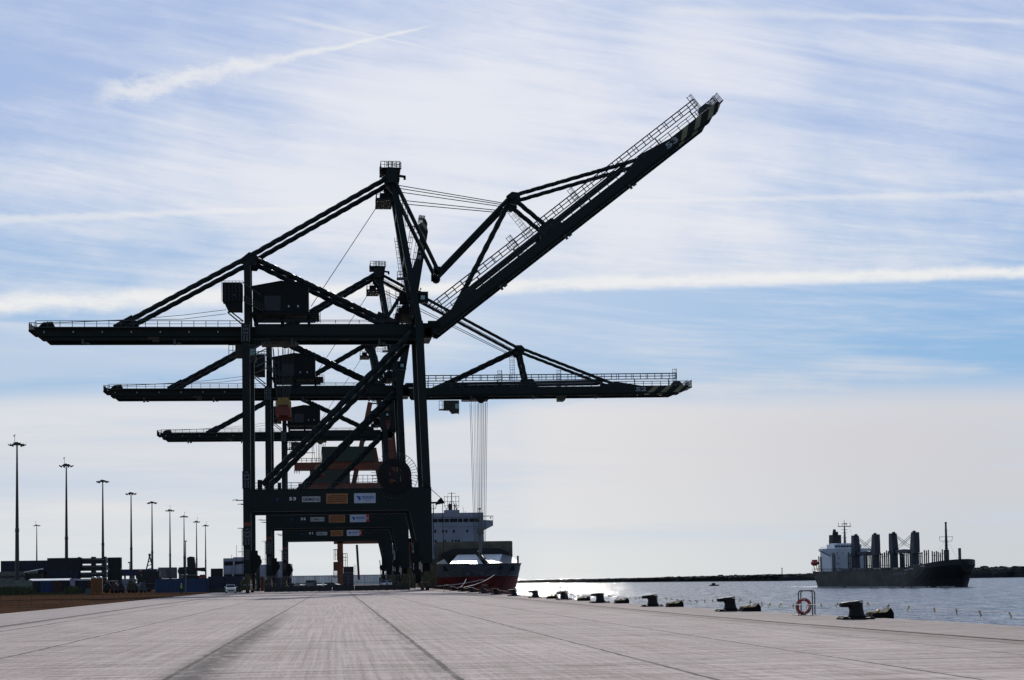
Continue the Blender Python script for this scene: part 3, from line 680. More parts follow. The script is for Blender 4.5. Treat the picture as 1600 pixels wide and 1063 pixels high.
    bo.prism([(44.0, .85), (48.0, 1.9), (54, .85)], -3.9, -2.9); bo.prism([(44.0, .85), (48.0, 1.9), (54, .85)], 2.9, 3.9)
    bo.prism([(5.5, .85), (8.8, 2.3), (10.5, 1.9), (11, .85)], -3.9, -2.9); bo.prism([(25.2, .85), (26.2, 2.7), (28.9, 2.7), (29.9, .85)], -3.9, -2.9)
    bo.prism([(5.5, .85), (8.8, 2.3), (10.5, 1.9), (11, .85)], 2.9, 3.9); bo.prism([(25.2, .85), (26.2, 2.7), (28.9, 2.7), (29.9, .85)], 2.9, 3.9)
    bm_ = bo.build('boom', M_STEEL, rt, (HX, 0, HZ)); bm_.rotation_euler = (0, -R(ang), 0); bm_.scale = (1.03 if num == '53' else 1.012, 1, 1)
    tr2 = MB(); N0 = (25.7, 9.9)
    for y in (-3.3, 3.3):
        tr2.strake((N0[0] - .3, y, N0[1] - .2), (7.6, y, 1.3), .42).strake((N0[0] + .2, y, N0[1] - .4), (27.6, y, 1.4), .40)
        tr2.strake((N0[0] + .6, y, N0[1]), (47.2, y, 1.5), .36)
        tr2.beam((8.6, y, 1.75), (45, y, 2.05), .35, .62)
        tr2.prism([(24.6, 9.4), (25.2, 10.6), (26.4, 10.6), (27.4, 9.6), (26.6, 8.4), (25.4, 8.5)], y - .4, y + .4)
    tr2.box(25.3, 26.3, -4.7, 4.7, 9.4, 10.3).build('boom_truss', M_STEEL, bm_)
    w = MB().box(3.4, 62.8, -.4, .5, 2.75, 2.87).rail([(3.4, -.4, 2.87), (62.8, -.4, 2.87)], 1.2, 1.7, .085).rail([(3.4, .5, 2.87), (62.8, .5, 2.87)], 1.2, 3.4, .06)
    for i in range(8): w.tube((5 + i * 8.0, 0, .4), (5 + i * 8.0, 0, 2.8), .12, n=4)
    for u_ in (21.5, 35.2, 62.3):
        w.ladder((u_, -.6, .9), (u_, -.6, 5.1), .8, (1, 0, 0), .6, .05)
    w.ladder((24.2, -2.6, 1), (24.2, -2.6, 9.0), .9, (1, 0, 0), .7)
    w.rail([(4, -3.9, .85), (64.5, -3.9, .85)], 1.0, 2.0, .075).rail([(64.9, -3.9, .5), (64.9, 3.9, .5)], 1.6, 1.0).box(64.4, 65.8, -3.9, 3.9, .3, .5).rail([(65.7, -3.9, .5), (65.7, 3.9, .5)], 1.6, .8, .06).prism([(60.8, .95), (61.5, 1.8), (63, 1.9), (63.8, .95)], -3.6, -2.9)
    w.build('walkway', M_RAILM, bm_)
    st_ = MB()
    for u_ in (57.0, 60.0, 63.0):
        st_.prism([(u_ - 1.7, -.74), (u_, .84), (u_ + 1.25, .84), (u_ - .45, -.74)] if u_ < 63 else [(u_ - 1.7, -.74), (u_, .84), (u_ + 1.25, .84), (u_ - .45, -.74)], -3.975, -3.945)
        if u_ < 62: st_.prism([(u_ - 2.6, -1.27), (u_ - 2.1, -.87), (u_ - .9, -.87), (u_ - 1.4, -1.27)], -3.655, -3.625)
    st_.prism([(63.5, -.8), (64.7, .4), (64.9, .3), (64.8, 0)], -3.975, -3.945)
    st_.build('warning_stripe', M_STRIPE, bm_)
    text('number', num, 2.5, 1.0, mat('number_grey', (.32, .33, .36), .6, .1), bm_, (52.6, -3.97, -.45), bold=.03)
    for u_ in (14.5, 28.8, 43.2): MB().box(u_ - .2, u_ + .2, -4.2, -3.9, -2.1, -1.1).box(u_ + .5, u_ + 1.1, -4.3, -3.9, -2.0, -1.65).tube((u_, -4, -1.5), (u_ + .8, -4.1, -1.8), .08).build('floodlight', M_LAMPH, bm_)
    if ang < 5: MB().prism([(34.6, -1.25), (34.6, -2.4), (36.1, -2.4), (36.6, -1.25)], -4, 0).build('catenary_box', M_OLIVE, bm_)
    MB().disc((0, 0, 0), .8, 8.4, 18).box(-1.6, .4, -4.2, 4.2, -1.0, 1.6).disc((1.6, -4.2, 1.3), .5, .3, 14).box(-.2, 1.8, -4.3, -3.8, .9, 2.0).build('hinge', M_STEEL2, rt, (HX, 0, HZ))
    # forestays
    a = R(ang); nx, nz = HX + N0[0] * math.cos(a) - N0[1] * math.sin(a), HZ + N0[0] * math.sin(a) + N0[1] * math.cos(a)
    A, B = Vector((AP[0] + .5, 0, AP[1] - .2)), Vector((nx, 0, nz)); d = (B - A).length; l1, l2 = 18.4, 17.95
    fs = MB()
    if ang > 5:
        k = (l1 * l1 - l2 * l2 + d * d) / (2 * d); h_ = math.sqrt(max(0, l1 * l1 - k * k)); e = (B - A) / d
        pr = Vector((-e.z, 0, e.x)); J = A + e * k + pr * h_; J2 = A + e * k - pr * h_
        J = J if J.z < J2.z else J2
        for y in (-4.3, 4.3):
            o_ = Vector((0, y, 0)); fs.tube(A + o_, J + o_, .36, n=10).tube(J + o_, B + o_, .36, n=10).disc(J + o_, .75, .5, 14).box(J.x - .9, J.x + .3, y - .25, y + .25, J.z - .35, J.z + .9)
    else:
        for y in (-4.3, 4.3): o_ = Vector((0, y, 0)); fs.strake(A + o_, B + o_, .36, amp=.05)
    fs.build('forestay', M_STEEL, rt)
    for q, (dz, y) in enumerate(((-.4, -1.6), (-.8, -1.0), (-1.3, -.3), (-2.6, .5), (-3.1, 1.2))):
        MB().tube((AP[0] + 1.2, y, AP[1] + dz - .6), (nx - .6, y, nz + dz * .45), .075, n=4).build('boom_hoist_rope', M_ROPE, rt)
    MB().tube((8.2, -1.5, 68.5), (-4.0, -1.5, 50.0), .06, n=4).build('stay_rope', M_ROPE, rt)
    for q, z in ((0, 49.0), (1, 48.3)): MB().path([(-18.5, -4.4, z), (-26, -4.4, z - .95), (-34, -4.4, 47.35 - q * .1), (-50.5, -4.4, 46.6)], .045, 4).build('trolley_rope', M_ROPE, rt)
    return rt
crane('53', 339, 37.85, 'nearest dark container crane with its boom raised at a slant', -8.9 - 1.2, 30.5, '')
crane('52', 445, .35, 'middle dark container crane with its boom lowered level over the ship', 32.0, .5, 'red')
crane('51', 575, 80.3, 'farthest dark container crane with its boom raised almost upright', -6, 33.0, 'red')

# ------------------------------------------------------------------ quay-side furniture
def bollard_proto():
    o = thing('bollard', 'x', 'bollard')
    MB().box(-.6, .6, -.45, .45, .0, .07).build('base_plate', M_BLACK, o, bevel=.012)
    rings = []
    for (cx, cz, rx, ry, tilt) in ((.06, .06, .36, .30, 0), (.04, .18, .29, .25, 0), (.03, .36, .255, .23, 0), (.0, .50, .27, .25, .1), (-.02, .60, .30, .27, .1), (.03, .685, .24, .24, .1), (.05, .70, .05, .1, .1)):
        rings.append([(cx + math.cos(a) * rx, math.sin(a) * ry, cz + math.cos(a) * rx * tilt) for a in [2 * math.pi * i / 16 for i in range(16)]])
    m = MB().loft(rings)
    rings = []
    for (cx, cz, ry, rz_) in ((.1, .58, .20, .11), (-.15, .575, .22, .115), (-.36, .565, .23, .105), (-.50, .555, .23, .095), (-.56, .55, .17, .07)):
        rings.append([(cx, math.cos(a) * ry, cz + math.sin(a) * rz_) for a in [2 * math.pi * i / 14 for i in range(14)]])
    m.loft(rings); m.build('body', M_BLACK, o, smooth=True)
    b = MB()
    for x in (-.5, -.4, .5):
        for y in (-.36, .36): b.disc((x, y, .09), .05, .05, 8, 'z')
    b.build('bolts', M_BLACK, o)
    return o
ORD = ['nearest', 'second', 'third', 'fourth', 'fifth', 'sixth', 'seventh', 'eighth']
bp = bollard_proto(); bi = 0
BOL = [G(1337, 968), G(1140, 955.5), G(1019, 948), G(937, 942.3), G(881, 937.3), G(836, 934.2), G(803, 931.6), G(775, 929.4)]
BOL += [Vector((17.9, 236 + 20 * i, 0)) for i in range(4)]
for i, p in enumerate(BOL):
    o = bp if i == 0 else copy_tree(bp)
    o.location = (p.x, p.y, 0); o.scale = (1.05, 1, 1); o.rotation_euler.z = (0, .05, -.08, .1, 0, -.1, .05, 0)[i % 8]
    o['group'] = 'mooring bollards along the quay edge'
    o['label'] = ('black hooked mooring bollard nearest the camera, right of the lifebuoy' if i == 0 else 'second nearest black mooring bollard, on the near side left of the lifebuoy' if i == 1 else
                  '%s nearest black mooring bollard in the row along the water' % ORD[i] if i < 8 else 'tiny distant black bollard in front of the moored red ship')
WED = [G(1372, 965.5), G(1170, 955.5), G(1052.5, 948.5), G(970, 943), G(911, 939), G(861.5, 935.7)]
wp = thing('fender_head', 'x', 'fender')
MB().prism([(-.42, -.9), (-.42, .06), (-.36, .30), (.22, .34), (.40, .56), (.52, .30), (.52, -.9)], -.5, .5).build('block', M_RUBBER, wp, bevel=.02)
MB().disc((-.1, -.3, .38), .06, .16, 10).disc((.08, .2, .42), .06, .16, 10).box(-.44, .3, -.1, .1, .3, .38).build('shackle', M_YEL, wp)
for i, p in enumerate(WED):
    o = wp if i == 0 else copy_tree(wp)
    x = edge_x(p.y) + .45 if i > 5 else p.x; o.location = (p.x, p.y, -.02); o.scale = (.95, 1, .72)
    o['group'] = 'rubber fender heads along the quay edge'
    o['label'] = '%s black fender block rising over the quay edge behind a bollard' % (ORD[i] + ('' if i == 0 else ' nearest'))
# lifebuoy stand
def stand(px, py, lab, ring, group):
    p = G(px, py); o = thing('lifebuoy_stand' if ring else 'ladder_rail', lab, 'lifebuoy stand' if ring else 'ladder rail', (p.x, p.y, 0), 0, group)
    for dx, dy in ((0, 0), (.24, .55)):
        h = 1.03; w = .30; pts = [(-w + dx, dy, 0), (-w + dx, dy, h - .1), (-w + .03 + dx, dy, h - .03), (-w + .1 + dx, dy, h), (w - .1 + dx, dy, h), (w - .03 + dx, dy, h - .03), (w + dx, dy, h - .1), (w + dx, dy, 0)]
        MB().path(pts, .026, 8).build('hoop', M_LAMPH, o)
    MB().box(-.42, .45, -.1, .65, 0, .02).build('foot_plate', M_STEEL2, o)
    return o
rs = stand(1259, 961.3, 'bent pipe stand on the quay edge holding the red lifebuoy', True, None)
def torus(R_, r, n=40, k=12, a0=0, a1=2 * math.pi):
    rings = []
    for i in range(n + 1):
        a = a0 + (a1 - a0) * i / n
        rings.append([((R_ + r * math.cos(b)) * math.cos(a), r * math.sin(b) * .8, (R_ + r * math.cos(b)) * math.sin(a)) for b in [2 * math.pi * j / k for j in range(k)]])
    return MB().loft(rings)
p = G(1259, 961.3)
lb = thing('lifebuoy', 'red ring lifebuoy with pale bands hung on the pipe stand', 'lifebuoy', (p.x - .11, p.y - .10, .37), 0); lb.rotation_euler = (R(6), 0, R(8))
torus(.285, .062).build('ring', mat('buoy_red', (.33, .030, .018), .55, .3, 6), lb, smooth=True)
for a in (R(90), R(165), R(275), R(358)): torus(.285, .0655, 5, 12, a - .14, a + .14).build('band', mat('band_grey', (.32, .33, .34), .6, .2, 6), lb, smooth=True)
torus(.36, .008, 60, 6).build('grab_line', M_STEEL2, lb)
stand(878.5, 938, 'empty bent pipe ladder rail behind the fifth bollard', False, 'ladder rails on the quay edge')
stand(756.5, 928.5, 'pale pipe ladder rail in front of the middle of the red hull', False, 'ladder rails on the quay edge')
stand(696.5, 925.5, 'pale pipe ladder rail left of the mooring ropes by the red hull', False, 'ladder rails on the quay edge')
# cordon rope with ribbons, tied from bollard to bollard
ro = thing('cordon_rope', 'thin pale cordon rope with yellow ribbon ties strung along the quay edge', 'rope')
rng = random.Random(11); pts = []
anchors = [Vector((21.9, 34, .62))] + [Vector((p.x + .08, p.y, .66)) for p in BOL]
for a, b in zip(anchors, anchors[1:]):
    for i in range(10):
        k = i / 10; q = a.lerp(b, k); q.z -= .26 * 4 * k * (1 - k) * .8; pts.append(q)
MB().path(pts, .011, 4).build('rope', M_ROPEW, ro)
acc, nxt, made = 0, 1.0, 0
rib = mat('ribbon', (.50, .36, .14), .7, .5, 14)
for a, b in zip(pts, pts[1:]):
    L = (b - a).length
    while nxt < acc + L and made < 98:
        q = a.lerp(b, (nxt - acc) / L); m = MB()
        for s_ in range(2):
            dx, dz = rng.uniform(-.12, .12), -rng.uniform(.04, .14); m.beam(q, (q.x + dx, q.y + rng.uniform(-.08, .08), q.z + dz), .010, .035).beam((q.x + dx, q.y, q.z + dz), (q.x + dx * .5 + rng.uniform(-.05, .05), q.y, q.z + dz - rng.uniform(.02, .1)), .05, .012)
        m.disc(q, .035, .035, 8); m.build('ribbon', rib if rng.random() < .7 else mat('ribbon_dark', (.30, .25, .16), .7, .4, 14), ro); made += 1
        nxt += rng.uniform(1.3, 2.4) if q.y < 150 else rng.uniform(1.8, 3.4)
    acc += L

# concrete barrier and mesh fence between the crane legs
for i, (a, b) in enumerate(((413, 519), (519.4, 554), (554.4, 641))):
    pa, pb = P(a, 920, 345), P(b, 920, 345); n = ('left long', 'short middle', 'right long')[i]
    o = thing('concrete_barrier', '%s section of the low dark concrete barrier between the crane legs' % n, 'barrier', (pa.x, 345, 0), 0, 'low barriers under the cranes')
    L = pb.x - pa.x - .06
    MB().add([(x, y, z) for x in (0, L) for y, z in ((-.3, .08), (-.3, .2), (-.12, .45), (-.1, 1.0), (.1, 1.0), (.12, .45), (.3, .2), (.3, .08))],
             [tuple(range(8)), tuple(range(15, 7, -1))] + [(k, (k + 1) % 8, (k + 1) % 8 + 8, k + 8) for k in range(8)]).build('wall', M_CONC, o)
    f = MB(); x = .5
    while x < L - .3: f.box(x, x + .5, -.33, .33, 0, .08); x += 1.35 if int(x * 2) % 3 else .9
    f.build('feet', mat('barrier_foot', (.55, .53, .5), .8, .2, 2), o)
fe = thing('mesh_fence', 'tall see-through wire mesh fence standing behind the low concrete barrier', 'fence', (-13, 352, 0))
m = MB()
for i in range(105): m.tube((i * .262, 0, .1), (i * .262, 0, 2.75), .022, n=3)
m.build('wires', M_RAILM, fe); m = MB()
for z in (.4, 1.5, 2.75): m.tube((0, 0, z), (27.2, 0, z), .03, n=4)
m.build('rails', M_POLE, fe); m = MB()
for i in range(10): m.tube((i * 3.02, .06, 0), (i * 3.02, .06, 2.85), .05, n=6)
m.build('posts', M_POLE, fe)

# ------------------------------------------------------------------ ships
def win(par, x0, x1, y, z0, z1, m_=None, nm='window'):
    return MB().box(x0, x1, y - .06, y, z0, z1).build(nm, m_ or M_GLASS, par)
def feeder(Yb, Xc, label, low, top_m, house_m, roofz, LEN, near):
    o = thing('cargo_ship', label, 'ship', (Xc, Yb, WL), 0, 'cargo ships moored along the quay')
    HB, DK = 10.9, 11.5
    def ring(y, zs):
        L_, R_ = [], []
        for z in zs:
            ys = (DK - z) * .45; Lz = 13 + (DK - z) * 2.4; t = min(1, max(.0, (y - ys) / Lz)); g = math.sqrt(max(0, 1 - (1 - t) ** 2.3))
            hb = HB * g * (1 - .012 * max(0, 5 - z)); hb = max(hb, .12)
            L_.append((-hb, max(y, ys), z)); R_.append((hb, max(y, ys), z))
        return L_ + R_[::-1]
    ST = [0, .15, .5, 1, 1.8, 2.8, 4, 6, 8, 11, 14, 18, 24, 32, LEN * .6, LEN * .9, LEN]
    zl = [8.75, 7, 5, 3, 1, -1.5]; zu = [DK, 10.4, 9.4, 8.76]
    hull = MB().loft([ring(y, zl) for y in ST]).build('hull', low, o, smooth=False)
    MB().loft([ring(y, zu) for y in ST]).build('topside', top_m, o)
    # bulwark strake and rub rail
    m = MB()
    for z in (8.76, DK):
        rr = [ring(y, [z]) for y in ST[1:14]]
        for k in (0, 1): m.path([Vector(r_[k]) for r_ in rr], .12, 5)
    m.build('rub_rail', M_HGREY if near else M_WHITE, o)
    if near:
        for x, z, w, h in ((-6.7, 10.6, .7, .5), (5.3, 10.7, .4, .45), (8.1, 10.5, .55, .6)):
            yy_ = 0; 
            for y in [k * .1 for k in range(150)]:
                if ring(y, [z])[1][0] >= abs(x) + .2: yy_ = y; break
            MB().box(x - w, x + w, yy_ - .35, yy_ + .6, z - h, z + h).build('hawse_opening', M_BLACK, o)
        for x in (-6.3, -2.0, 1.0, 4.1, 7.4):
            for y in [k * .1 for k in range(150)]:
                if ring(y, [9.3])[1][0] >= abs(x) + .1: yy_ = y; break
            MB().disc((x, yy_ - .12, 9.3), .42, .3, 16, 'y', .26).disc((x, yy_ + .0, 9.3), .27, .2, 12).build('fairlead', M_HGREY, o)
    # forecastle: sloped breakwater plates
    W2 = M_WHITE2 if near else M_WHITE
    if near:
        M_W2 = mat('glint_plate', (.82, .81, .82), .38, .12, 1.2, spec=1.0, bump=.12, bscale=1.5)  # dry plates; sun glint put into the near-white colour, gloss and slope
        MB().add([(-6.0, 3.2, DK), (1.5, 3.0, DK), (.6, 12.2, 13.7), (-3.6, 12.2, 13.7)], [(0, 1, 2, 3)]).add([(-6.0, 3.5, DK - .3), (1.5, 3.3, DK - .3), (.6, 12.5, 13.4), (-3.6, 12.5, 13.4)], [(0, 1, 2, 3)]).build('foredeck_plate', M_W2, o)
        MB().add([(2.3, 3.0, DK), (5.2, 4.2, DK), (6.6, 12.2, 13.7), (1.6, 12.2, 13.7)], [(0, 1, 2, 3)]).add([(2.3, 3.3, DK - .3), (5.2, 4.5, DK - .3), (6.6, 12.5, 13.4), (1.6, 12.5, 13.4)], [(0, 1, 2, 3)]).build('foredeck_plate', M_W2, o)
        MB().add([(5.2, 3.9, DK), (10.3, 7.6, DK), (8.8, 12.4, 13.2), (6.7, 12.2, 13.7)], [(0, 1, 2, 3)]).build('side_plate', M_HGREY, o)
        MB().add([(-9.4, 5, DK), (-6.2, 3.6, DK), (-7.0, 6, 12.7)], [(0, 1, 2)]).build('side_plate', mat('beige_plate', (.42, .36, .30), .6, .2, 1), o)
        MB().beam((2.4, 2.6, DK + .2), (.9, 9.4, 14.1), .25, .8, (1, 0, 0)).beam((2.7, 2.7, DK + .1), (1.4, 6, 14.0), .15, .2).build('gap_shade_bars', M_HBLACK, o)  # dark bars standing in for the shaded gap between the plates
    zb = 15.1 if near else 13.2
    MB().prism([(-7.2, 11), (-7.2, zb - 1.1), (-4.6, zb), (6.0, zb), (8.2, zb - 1.0), (8.8, 11)], 12.9, 13.6).box(-7.4, 9.0, 12.7, 12.9, zb - 1.6, zb - 1.45).build('breakwater', M_HBLACK if near else M_HGREY, o)
    if near:
        MB().box(-8.6, 9.2, 14.4, 16.6, 11.4, 16.75).box(-8.6, -7.6, 14.1, 16.8, 11.4, 16.0).build('hatch_block', M_BROWN, o, bevel=.15)
    MB().tube((1.3, 8, DK), (1.3, 8, 18.2), .42, .34).tube((1.3, 8, 18.2), (1.3, 8, 24.0), .22, .12).disc((1.3, 8, 18.4), 1.0, .15, 14, 'z').box(.5, 2.1, 7.6, 8.4, 18.5, 19.5).box(.7, 1.9, 7.9, 8.1, 21.4, 21.55).ball((1.3, 8, 24), .25).build('foremast', M_POLE if near else M_WHITE, o)
    MB().tube((9.6, 6, DK), (9.6, 6, 13.2), .22, n=8).build('post', M_HBLACK, o)
    # hatches along the deck
    n = int((LEN - 53) / 12.6)
    for i in range(n): MB().box(-9.2, 9.2, 26 + i * 12.0, 37 + i * 12.0, 10.5, 12.6 if i % 2 else 13.0).build('hatch_cover', M_HGREY, o)
    # house
    yh = LEN - 23; z0, dz = 10.8, roofz
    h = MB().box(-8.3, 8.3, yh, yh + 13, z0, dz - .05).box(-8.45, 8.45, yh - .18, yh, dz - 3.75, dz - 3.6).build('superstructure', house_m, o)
    m = MB()
    for s_ in (-1, 1):
        pr = [(8.3, dz - 2.05), (10.9, dz - 2.2), (10.9, dz - 3.6), (8.3, dz - 4.9)]; m.prism([(s_ * x, z) for x, z in pr], yh + .3, yh + 3)
        m.box(min(s_ * 8.3, s_ * 11.0), max(s_ * 8.3, s_ * 11.0), yh, yh + 3.2, dz - 1.05, dz - .95); m.tube((s_ * 10.85, yh + .2, dz - 2.2), (s_ * 10.85, yh + .2, dz - 1), .05, n=4).ball((s_ * 10.3, yh + .5, dz - 1.5), .22)
    m.build('bridge_wing', house_m, h)
    xs = [(-8.0, -6.9), (-6.7, -5.6), (-5.3, -4.0), (-3.8, -2.4), (-2.2, -.95), (-.7, 1.3), (1.5, 2.6), (2.9, 4.2), (4.5, 5.9), (6.1, 7.2)]
    for a, b in xs: win(h, a, b, yh, dz - 2.55, dz - 1.62)
    win(h, -8.3, 8.3, yh, dz - 1.32, dz - 1.2, M_HGREY, 'drip_edge')
    for x in (-4.7, -2.6, -1.7, .3, 3.9): win(h, x - .24, x + .24, yh, dz - 5.35, dz - 4.6)
    for x in (-4.6, -2.1, -.1, .8, 1.6): win(h, x - .24, x + .24, yh, dz - 7.9, dz - 7.25)
    m = MB().box(-2.0, 2.0, yh + 2, yh + 6, dz, dz + .8); c = 0.0; Z = dz + .8
    m.build('deckhouse', house_m, h)
    m = MB().tube((c, yh + 3, Z), (c, yh + 3, Z + 4.8), .16, .1, 6)
    for z, w in ((1.2, 1.9), (2.3, 2.1), (3.6, 2.0), (4.5, 1.1)): m.box(c - w, c + w, yh + 2.95, yh + 3.05, Z + z - .05, Z + z + .05)
    for x in (-1.95, -1.1, 1.1, 1.95): m.tube((c + x, yh + 3, Z + .9), (c + x, yh + 3, Z + 3.9), .05, n=4)
    for s_ in (-1, 1): m.tube((c + s_ * .3, yh + 3, Z + 2.4), (c + s_ * 1.4, yh + 3, Z), .07, n=4).tube((c + s_ * 1.95, yh + 3, Z + 1.0), (c + s_ * 1.2, yh + 3, Z), .07, n=4)
    m.box(c - .9, c + .1, yh + 2.6, yh + 3.4, Z, Z + 1.7).tube((c + .7, yh + 3, Z), (c + .7, yh + 3, Z + 1.7), .15).tube((c + 1.2, yh + 3, Z), (c + 1.2, yh + 3, Z + 1.8), .12)
    m.build('radar_mast', M_HBLACK, h)
    m = MB().tube((-4.9, yh + 3, dz), (-4.9, yh + 3, dz + 2.2), .08, n=4).path([(-5.7, yh + 3, dz + 2.2), (-5.4, yh + 3, dz + 1.2), (-4.4, yh + 3, dz + 1.2), (-4.1, yh + 3, dz + 2.2)], .07, 4)
    for x, q in ((1.6, .9), (3.0, 1.6), (3.6, .5), (6.9, 1.3)): m.tube((x, yh + 2, dz), (x, yh + 2, dz + q), .05, n=4)
    m.build('aerial', M_HBLACK, h)
    if near:
        t_ = mat('faded_white', (.42, .36, .36), .6, .3, 1)
        MB().add([(-8.9, 6.5, 6.1), (-7.9, 5.6, 6.1), (-7.9, 5.6, 6.0), (-8.9, 6.5, 6.0)], [(0, 1, 2, 3)]).build('draught_mark', t_, o)
        text('lettering', 'ENFORCER', 2.6, .45, t_, o, (9.2, 13.4, 6.5), (math.pi / 2, 0, R(62)))
    return o
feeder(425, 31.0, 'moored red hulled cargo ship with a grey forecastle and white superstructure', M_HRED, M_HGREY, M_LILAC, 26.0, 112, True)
feeder(690, 31.0, 'farther moored ship with pale superstructure seen between the crane legs', M_HBLUE, M_HGREY, M_LILAC, 22.9, 116, False)
for lab, a, Ya, b, Yb_, r in (('thick pale mooring rope running low to the left across the red hull', (757, 905), 427, (705, 915.5), 300, .07),
                              ('short steep mooring rope near the left end of the red hull', (729, 903.5), 431, (714.5, 921), 262, .045),
                              ('thin mooring rope rising to the right across the red hull', (773, 898), 425.2, (736, 920.5), 255, .05)):
    p, q = P(*a, Ya), G(b[0], b[1] + 3); q.x = min(q.x, 18.3); q.z = .45
    m = MB().path([p.lerp(q, k / 8) - Vector((0, 0, .5 * 4 * k / 8 * (1 - k / 8))) for k in range(9)], r, 5)
    tag(m.build('mooring_rope', M_ROPEW), lab, 'rope', 'mooring ropes of the red ship')

def bulker():
    sx, sy = 304.5, 1165; d = Vector((33.5, -155, 0)); o = thing('bulk_carrier', 'black hulled bulk carrier with grey deck cranes passing on the river', 'ship', (sx, sy, WL), math.atan2(d.y, d.x))
    o.scale = (1.27, 1.15, 1.0); B = 12.0
    def U(px, y=0.0):
        best = min(range(-20, 1300), key=lambda k: abs(526 + 3000 * (304.5 + 33.5 * k / 1252 + y * 1.15 * .977) / (1165 - 155 * k / 1252 + y * 1.15 * .211) - px)); return best / 10
    def dk(u): return 9.6 + max(0, (6 - u)) * .1 + max(0, (u - 82)) * .02 + (max(0, u - 88) * .12)
    def hb(u, z):
        zz = max(0, min(1, (z + 2) / 12)); ue = 122 + 4.0 * zz * zz                # raked bow
        bow = min(1, max(0, (ue - u) / (34 - 16 * zz))); st = min(1, max(0, (u + 2.0 * zz + .5) / (13 - 8 * zz)))
        return max(.1, B * math.sqrt(max(0, 1 - (1 - bow) ** 2.2)) * (max(0, 1 - (1 - st) ** 2.4)) ** .5)
    us = [-2, -1, 0, 1.5, 3, 5, 8, 12, 18, 26, 40, 60, 80, 92, 100, 106, 111, 115, 118, 120, 122, 123.5, 124.8, 125.8]
    rings = []
    for u_ in us:
        zt = dk(u_); zs = [zt, zt * .8, zt * .55, zt * .3, 1, -2]
        r1 = [(u_ if hb(u_, z) > .11 else (min(u_, 122 + 4.0 * ((z + 2) / 12) ** 2) if u_ > 60 else max(u_, -2.0 * ((z + 2) / 12) - .4)), hb(u_, z), z) for z in zs]
        rings.append(r1 + [(x, -y, z) for x, y, z in r1[::-1]])
    MB().loft(rings).build('hull', M_HBLACK, o)
    m = MB()
    for s_ in (-1, 1): m.rail([(0, s_ * 11, 10.2), (86, s_ * 11.6, 9.6)], 1.1, 3, .07).rail([(92, s_ * 10.6, 10.4), (118, s_ * 6, 13.2)], 1.0, 3, .06)
    m.rail([(-1.8, -8, 10.4), (-1.8, 8, 10.4)], 1.1, 2, .06).build('railing', M_RAILM, o)
    for i, u_ in enumerate((30, 46, 63, 80, 96)): MB().box(u_ - 5, u_ + 5, -8, 8, 9.5, 11.2).build('hatch_cover', M_HGREY, o)
    n_before = set(bpy.data.objects)
    h = MB().box(9, 21, -10.2, 10.2, 9.5, 21.6).box(7, 18, -6, 6, 9.5, 18).build('superstructure', M_WHITE_S, o)
    m = MB().box(12, 20, -8, 8, 23.2, 25.9).box(12.5, 19, -6.5, 6.5, 25.9, 26.6)
    m.add([(x, y, z) for x in (17.2, 21.2) for y, z in ((-15.6, 23.3), (15.6, 23.3), (15.6, 21.9), (10.2, 19.0), (-10.2, 19.0), (-15.6, 21.9))], [tuple(range(6)), tuple(range(11, 5, -1))] + [(k, (k + 1) % 6, (k + 1) % 6 + 6, k + 6) for k in range(6)])
    m.rail([(19, -15.4, 23.3), (19, -12.6, 23.3)], 1.1, .9, .06).rail([(19, 12.6, 23.3), (19, 15.4, 23.3)], 1.1, .9, .06).build('bridge', M_WHITE_S, h)
    def w(y0, y1, z0, z1): MB().box(21.2, 21.27, y0, y1, z0, z1).build('window', M_GLASS, h)
    for i in range(9): MB().box(20, 20.08, -7.4 + i * 1.66, -6.1 + i * 1.66, 24.2, 25.2).build('window', M_GLASS, h)
    for y in (-9, -7, -3.6, -.4, 1.6, 4.8, 8.2): w(y - .28, y + .28, 20.2, 20.9)
    for y in (-6, .5, 5.2, 9.1): MB().box(21, 21.07, y - .28, y + .28, 17.1, 17.8).build('window', M_GLASS, h)
    for y in (-8.3, -6.4, .2, 2.0, 5.0): MB().box(21, 21.07, y - .25, y + .25, 13.8, 14.5).build('window', M_GLASS, h)
    for y in (-8.3, -5.7): MB().box(21, 21.07, y - .7, y + .7, 11, 11.6).build('window', M_GLASS, h)
    f = MB().box(5, 9.5, -2.6, 2.2, 18, 32.0).tube((7, -.4, 32), (7, -.4, 35.5), 1.2, .7, 10).tube((8, .7, 32), (8, .7, 34), .5, n=8)
    f.box(5, 9, -2.7, -2.6, 24, 29).build('funnel', M_HBLACK, o)
    m = MB().tube((13.5, 2, 26.5), (13.5, 2, 37.5), .75, .3, 8).box(12.8, 14.2, -1.6, 5.6, 36.8, 37.2).box(13.2, 13.8, .6, 3.4, 30, 30.2).box(13.2, 13.8, .4, 3.4, 33, 33.2).box(13.2, 13.8, .2, 3.6, 35, 35.2)
    for y in (-1.5, .6, 2, 3.4, 5.4): m.tube((13.5, y, 37.2), (13.5, y, 39.3 + (y == 2) * 1.8), .14, n=4)
    m.box(13.2, 13.8, 1.3, 3.2, 38.3, 38.9).tube((13.5, 4.8, 36.8), (13.5, 8, 27), .05, n=3).build('radar_mast', mat('mast_tan', (.12, .11, .11), .6, .2, 1), o)
    for q in set(bpy.data.objects) - n_before:
        if q.parent is o: q.location.x -= 1.5
